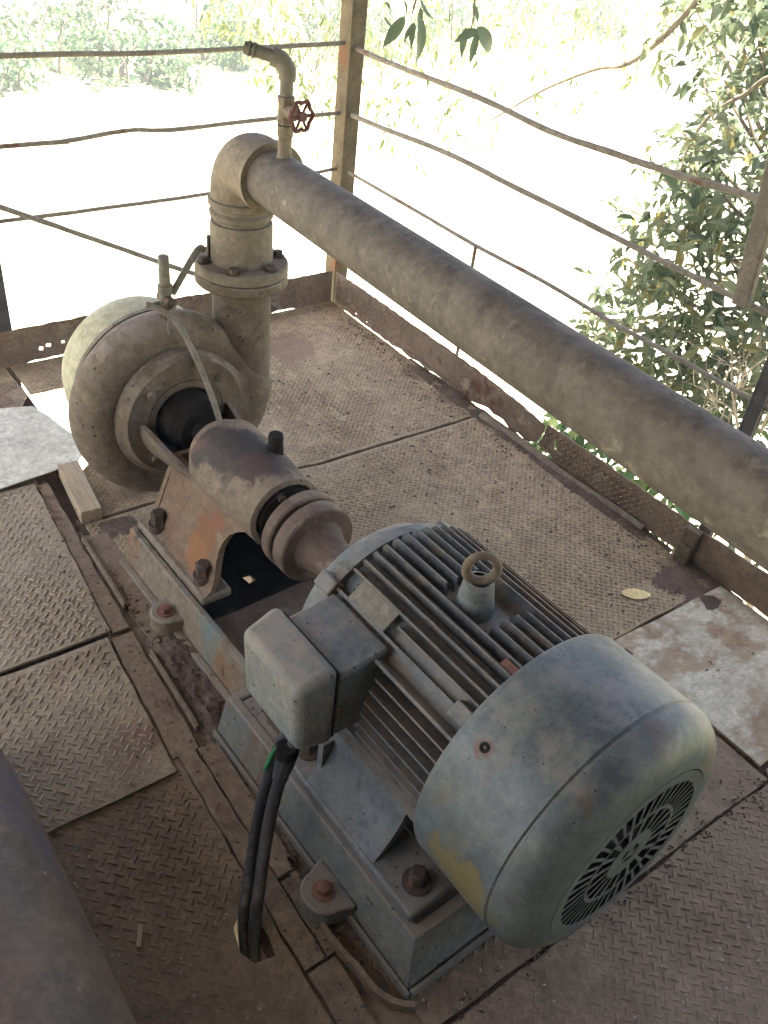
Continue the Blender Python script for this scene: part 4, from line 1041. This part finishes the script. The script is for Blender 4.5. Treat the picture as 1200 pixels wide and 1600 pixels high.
def limb(b, pts, r0, r1, n=7):
    q = catmull(pts, 5); m = len(q)
    b.tube(q, [r0 + (r1 - r0) * i / (m - 1) for i in range(m)], n)
rnd = random.Random(101)
CR = [(-2.28,3.20,0.20,0.24,1.0), (-1.97,3.00,0.45,0.26,1.2), (-1.71,2.80,0.69,0.22,1.1), (-2.44,3.30,-0.14,0.20,1.0), (-1.98,3.00,0.07,0.24,1.2), (-1.76,2.90,0.29,0.24,1.1), (-1.56,2.80,0.49,0.22,1.0), (-1.72,3.00,-0.01,0.24,1.0), (-1.54,3.00,0.17,0.24,1.0), (-2.00,3.10,-0.21,0.20,1.2), (-2.60,3.40,-0.32,0.13,0.8), (-2.16,3.10,0.57,0.18,0.8), (-1.96,3.00,0.74,0.20,0.9), (-1.77,2.90,0.88,0.20,0.8), (-2.09,3.20,0.89,0.20,0.5), (-2.02,3.20,1.04,0.20,0.5), (-2.47,3.50,0.66,0.20,0.3), (-1.22,2.80,-0.27,0.25,0.8), (-1.41,2.90,-0.01,0.20,0.9), (-2.32,3.40,1.10,0.25,0.5), (-2.67,3.60,1.11,0.25,0.4), (-2.65,3.50,0.28,0.16,0.4), (-2.15,3.35,1.22,0.28,0.7), (-2.25,3.3,0.86,0.2,0.5), (-1.95,3.1,1.2,0.25,0.7)]
LOW = [(-2.12,2.75,-0.48,0.16,1.2), (-1.85,2.65,-0.43,0.16,1.3), (-1.62,2.60,-0.39,0.16,1.3), (-1.41,2.60,-0.42,0.12,0.5), (-1.83,2.85,-0.30,0.22,1.2), (-1.49,2.80,-0.21,0.25,1.0)]
tr = thing('tree', 'leafy green tree crowding the right rails beyond the pipe', 'tree', (.6, 4.4, -2.4))
tk = MB(); limb(tk, [(.6, 4.4, -2.5), (.3, 4.2, -1.6), (-.3, 3.9, -.8), (-.9, 3.5, -.2), (-1.4, 3.2, .2)], .11, .03, 10)
part('trunk', tk, M['bark'], tr)
lb = MB()
hubs = [Vector((-.9, 3.5, -.2)), Vector((-1.4, 3.2, .2)), Vector((-.3, 3.9, -.8))]
for x, y, z, r, d in CR:
    t = Vector((x, y, z)); h = min(hubs, key=lambda q: (q - t).length)
    limb(lb, [h, h.lerp(t, .5) + Vector((0, .05, .07)), t, t + (t - h).normalized() * r * .6], .014, .003, 5)
limb(lb, [(-.9, 3.6, .6), (-1.45, 3.05, .98), (-1.81, 3.0, 1.076), (-1.949, 3.0, .983), (-2.052, 3.0, .894), (-2.105, 3.0, .767), (-2.106, 3.0, .65)], .012, .004, 6)
part('limbs', lb, M['bark'], tr, kind='stuff')
cb_ = MB()
for x, y, z, r, d in CR: clump(cb_, (x, y, z), r * 1.12, int(185 * d * (r / .22) ** 2), .074, .031, rnd)
part('crown', cb_, M['leaf_near'], tr, smooth=0, kind='stuff')
sh = thing('shrub', 'bright green shrub seen through the gap below the long pipe', 'shrub', (-1.6, 2.9, -3.2))
sk_ = MB()
for x, y, z, r, d in LOW: limb(sk_, [(-1.5, 3.0, -3.3), (x * .5 - .8, 3.0, -1.6), (x, y, z)], .02, .004, 6)
part('stems', sk_, M['bark'], sh)
lw = MB()
for x, y, z, r, d in LOW: clump(lw, (x, y, z), r, int(150 * d * (r / .2) ** 2), .085, .040, rnd)
part('crown', lw, M['leaf_bank'], sh, smooth=0, kind='stuff')
# bare twigs
tw = MB()
def twig(p, d, L, r, n, rnd):
    q = [p]; dd = d.copy()
    for i in range(4):
        dd = (dd + Vector((rnd.gauss(0, .22), rnd.gauss(0, .22), rnd.gauss(.03, .18)))).normalized(); q.append(q[-1] + dd * L / 4)
    tw.tube(q, [r * (1 - .14 * i) for i in range(5)], 5)
    if n > 0:
        for _ in range(rnd.randint(2, 4)):
            k = rnd.randint(1, 4); nd = (dd + Vector((rnd.gauss(0, .6), rnd.gauss(0, .6), rnd.gauss(0, .6)))).normalized()
            twig(q[k], nd, L * rnd.uniform(.55, .8), r * .62, n - 1, rnd)
rt = random.Random(55)
for p, d in (((-1.55, 2.78, -.10), (-.35, 0, .9)), ((-1.45, 2.78, -.06), (0, .1, 1)), ((-1.36, 2.72, .02), (-.5, 0, .6)), ((-1.30, 2.75, .05), (.2, 0, .9)), ((-1.28, 2.7, -.02), (-.8, .1, .3))):
    twig(Vector(p), Vector(d).normalized(), .30, .006, 3, rt)
limb(tw, [(-.9, 3.0, -1.5), (-1.15, 2.85, -.6), (-1.40, 2.77, -.05)], .02, .008, 7)
single('bare_shrub', tw, M['twig'], 'pale bare twigs tangled among the leaves at the right edge', 'shrub', loc=(-.9, 3.0, -1.5), smooth=60)
# long thin branch with sparse pale leaves
PL = [(-4.00,3.16,0.48,0.22), (-4.20,3.61,0.34,0.22), (-4.40,3.96,0.42,0.20), (-4.20,2.66,0.34,0.22), (-4.20,2.54,0.18,0.15), (-4.40,2.58,0.42,0.20), (-4.60,2.57,0.74,0.35), (-4.80,2.49,0.74,0.30), (-4.50,2.78,0.70,0.30), (-4.30,2.78,0.56,0.25), (-4.30,3.15,0.57,0.25), (-4.40,3.43,0.67,0.30), (-4.80,4.61,0.54,0.30), (-4.80,5.05,0.64,0.30), (-4.80,4.35,0.69,0.30), (-4.80,5.57,0.64,0.30), (-4.00,3.10,0.29,0.15), (-4.30,2.67,0.50,0.20), (-4.60,5.93,0.71,0.30), (-4.40,6.18,0.58,0.28), (-4.40,6.55,0.74,0.30), (-4.20,6.60,0.44,0.25), (-4.20,6.20,0.33,0.22), (-4.80,5.99,0.46,0.22), (-5.20,5.58,0.65,0.30), (-5.20,5.06,0.67,0.30), (-5.00,4.20,0.65,0.30), (-4.80,3.54,0.66,0.30)]
BR = [(-1.6, 3.3, 1.9), (-2.2, 3.38, 1.5), (-2.475,3.400,1.252), (-2.688,3.450,1.021), (-2.894,3.500,0.865), (-3.116,3.550,0.793), (-3.466,3.600,0.619), (-3.812,3.650,0.405), (-4.081,3.700,0.245)]
ov = thing('tree', 'overhanging tree with thin drooping branches and sparse yellow-green leaves', 'tree', (1.2, 6.5, -2.0))
tk = MB(); limb(tk, [(1.2, 6.5, -2.2), (.9, 6.2, -.5), (.2, 5.6, 1.2), (-1.2, 4.9, 2.4), (-2.9, 4.2, 2.3), (-4.2, 3.6, 1.7)], .16, .025, 10)
part('trunk', tk, M['bark'], ov)
lb = MB(); limb(lb, [(.2, 5.6, 1.2), (-.8, 4.0, 2.1)] + BR, .022, .0035, 7)
for x, y, z, r in PL:
    t = Vector((x, y, z)); h = Vector((-4.2, 3.6, 1.7)) if y < 4.2 else Vector((-2.9, 4.2, 2.3))
    limb(lb, [h, h.lerp(t, .5) + Vector((-.1, 0, .12)), t + Vector((0, 0, .1)), t + Vector((.03, .05, -r * .4))], .006, .0015, 5)
for q in BR[3:]:
    for _ in range(2):
        v = Vector((rnd.gauss(-.1, .1), rnd.gauss(0, .12), rnd.uniform(-.3, -.05))); limb(lb, [q, Vector(q) + v * .5 + Vector((0, 0, .03)), Vector(q) + v], .003, .0012, 4)
part('limbs', lb, M['bark'], ov, kind='stuff')
cr = MB()
for x, y, z, r in PL: clump(cr, (x, y, z), r, int(78 * (r / .25) ** 2), .065, .020, rnd, droop=.8)
for q in BR[2:]: clump(cr, (q[0], q[1], q[2] - .06), .10, 12, .06, .022, rnd, droop=.7)
part('crown', cr, M['leaf_yellow'], ov, smooth=0, kind='stuff')
# hanging spray of large leaves, one object each
HL = [((-2.900,2.209,1.115),(-2.900,2.229,1.053)), ((-2.900,2.264,1.074),(-2.900,2.305,0.902)), ((-2.900,2.244,1.053),(-2.900,2.243,0.973)), ((-2.900,2.290,1.094),(-2.900,2.326,1.000)), ((-2.900,2.422,1.115),(-2.900,2.452,1.034)), ((-2.900,2.317,1.115),(-2.900,2.366,1.052)), ((-2.900,2.192,1.074),(-2.900,2.149,0.961)), ((-2.900,2.565,1.029),(-2.900,2.677,0.941)), ((-2.900,2.550,1.024),(-2.900,2.481,0.968)), ((-2.900,2.557,1.018),(-2.900,2.530,0.913)), ((-2.900,2.568,1.011),(-2.900,2.576,0.894)), ((-2.900,2.034,1.114),(-2.900,2.026,1.059)), ((-2.900,2.171,1.054),(-2.900,2.204,1.023)), ((-2.900,2.284,1.042),(-2.900,2.281,0.958)), ((-2.900,2.102,1.115),(-2.900,2.158,1.074)), ((-2.900,2.555,1.104),(-2.900,2.588,1.039))]
hb = thing('hanging_branch', 'spray of large grey-green leaves hanging beside the corner post', 'branch', (-2.9, 2.4, 1.5))
sb = MB(); limb(sb, [(-2.86, 2.44, 2.3), (-2.88, 2.38, 1.6), (-2.90, 2.30, 1.22), (-2.9, 2.262, 1.07)], .008, .003, 6)
limb(sb, [(-2.88, 2.38, 1.6), (-2.9, 2.50, 1.28), (-2.9, 2.555, 1.10), (-2.9, 2.555, 1.02)], .005, .0028, 6)
limb(sb, [(-2.90, 2.30, 1.22), (-2.9, 2.16, 1.20), (-2.9, 2.05, 1.13)], .004, .002, 6)
part('twig', sb, M['bark'], hb)
rl = random.Random(5)
for k, (p, q) in enumerate(HL):
    p = Vector(p); q = Vector(q); p.x += rl.uniform(-.05, .05); d = q - p
    b = MB(); W = d.length * (rl.uniform(.27, .40) if k != 7 else .46); rows = []
    e = d.normalized(); sd_ = e.cross(Vector((1, rl.uniform(-.7, .7), .3))).normalized(); nn = sd_.cross(e); cv = rl.uniform(-.16, .16); tw_ = rl.uniform(-.5, .5)
    for i in range(11):
        t = i / 10; hw_ = W * .5 * max(.012, sin(pi * t ** .82) ** .8 * (1 - .25 * t)); c = p + d * t + nn * (cv * d.length * sin(pi * t)) + sd_ * (.06 * d.length * sin(2.5 * t))
        q_ = sd_ * cos(tw_ * t) + nn * sin(tw_ * t)
        rows.append([c + q_ * hw_ * v + nn * (abs(v) * hw_ * .3) for v in (-1, -.5, 0, .5, 1)])
    b.grid(rows)
    part('leaf', b, M['leaf_hang'], hb, smooth=60)
# bushes along the far bank
BU = [(-17.1,4.8,1.1), (-17.3,5.5,1.2), (-18.2,6.7,1.8), (-19.1,7.9,2.0), (-17.5,7.8,1.3), (-17.1,8.3,1.2), (-17.8,9.2,1.4), (-18.5,10.2,1.6), (-18.9,11.2,1.6), (-19.7,5.7,1.5), (-22.4,11.3,2.0), (-19.3,13.6,1.8), (-18.5,14.5,1.5), (-20.1,21.2,2.2), (-18.9,17.2,1.5), (-19.0,23.3,1.6)]
for k, (x, y, r) in enumerate(BU):
    x -= 2.2; rb_ = random.Random(200 + k)
    z = WZ + bank_h(max(0, -18.8 - x), x, y)
    bu = thing('bush', 'pale sunlit bush in the row along the far river bank', 'bush', (x, y, z), group='bushes on the far bank')
    sm = MB()
    for _ in range(4): limb(sm, [(x, y, z - .1), (x + rb_.gauss(0, .2), y + rb_.gauss(0, .2), z + r * .35), (x + rb_.gauss(0, .4), y + rb_.gauss(0, .4), z + r * .8)], .04, .012, 5)
    part('stems', sm, M['bark'], bu)
    cw_ = MB()
    for _ in range(7):
        a = rb_.uniform(0, 2 * pi); e = rb_.random() ** .5 * r * .6
        clump(cw_, (x + e * cos(a), y + e * sin(a), z + r * rb_.uniform(.15, .75)), r * .38, 75, .20, .10, rb_)
    part('crown', cw_, M['leaf_bank'], bu, smooth=0, kind='stuff')

# ------------------------------------------------------------------ added lens haze
GLARE = .007  # thin volume added to imitate milky glare in the lens
hm = bpy.data.materials.new('lens_glare'); hm.use_nodes = True
hn = hm.node_tree.nodes; hn.clear()
ho = hn.new('ShaderNodeOutputMaterial'); hv = hn.new('ShaderNodeVolumePrincipled')
hv.inputs['Color'].default_value = (.93, .95, .93, 1); hv.inputs['Density'].default_value = GLARE; hv.inputs['Anisotropy'].default_value = .1
hm.node_tree.links.new(hv.outputs[0], ho.inputs['Volume'])
hz = single('glare', MB().box((-720, -560, WZ - 6), (560, 560, 7.5)), hm, 'added volume imitating lens haze over the river', 'glare', kind='stuff', smooth=0, loc=(0, 0, 0))
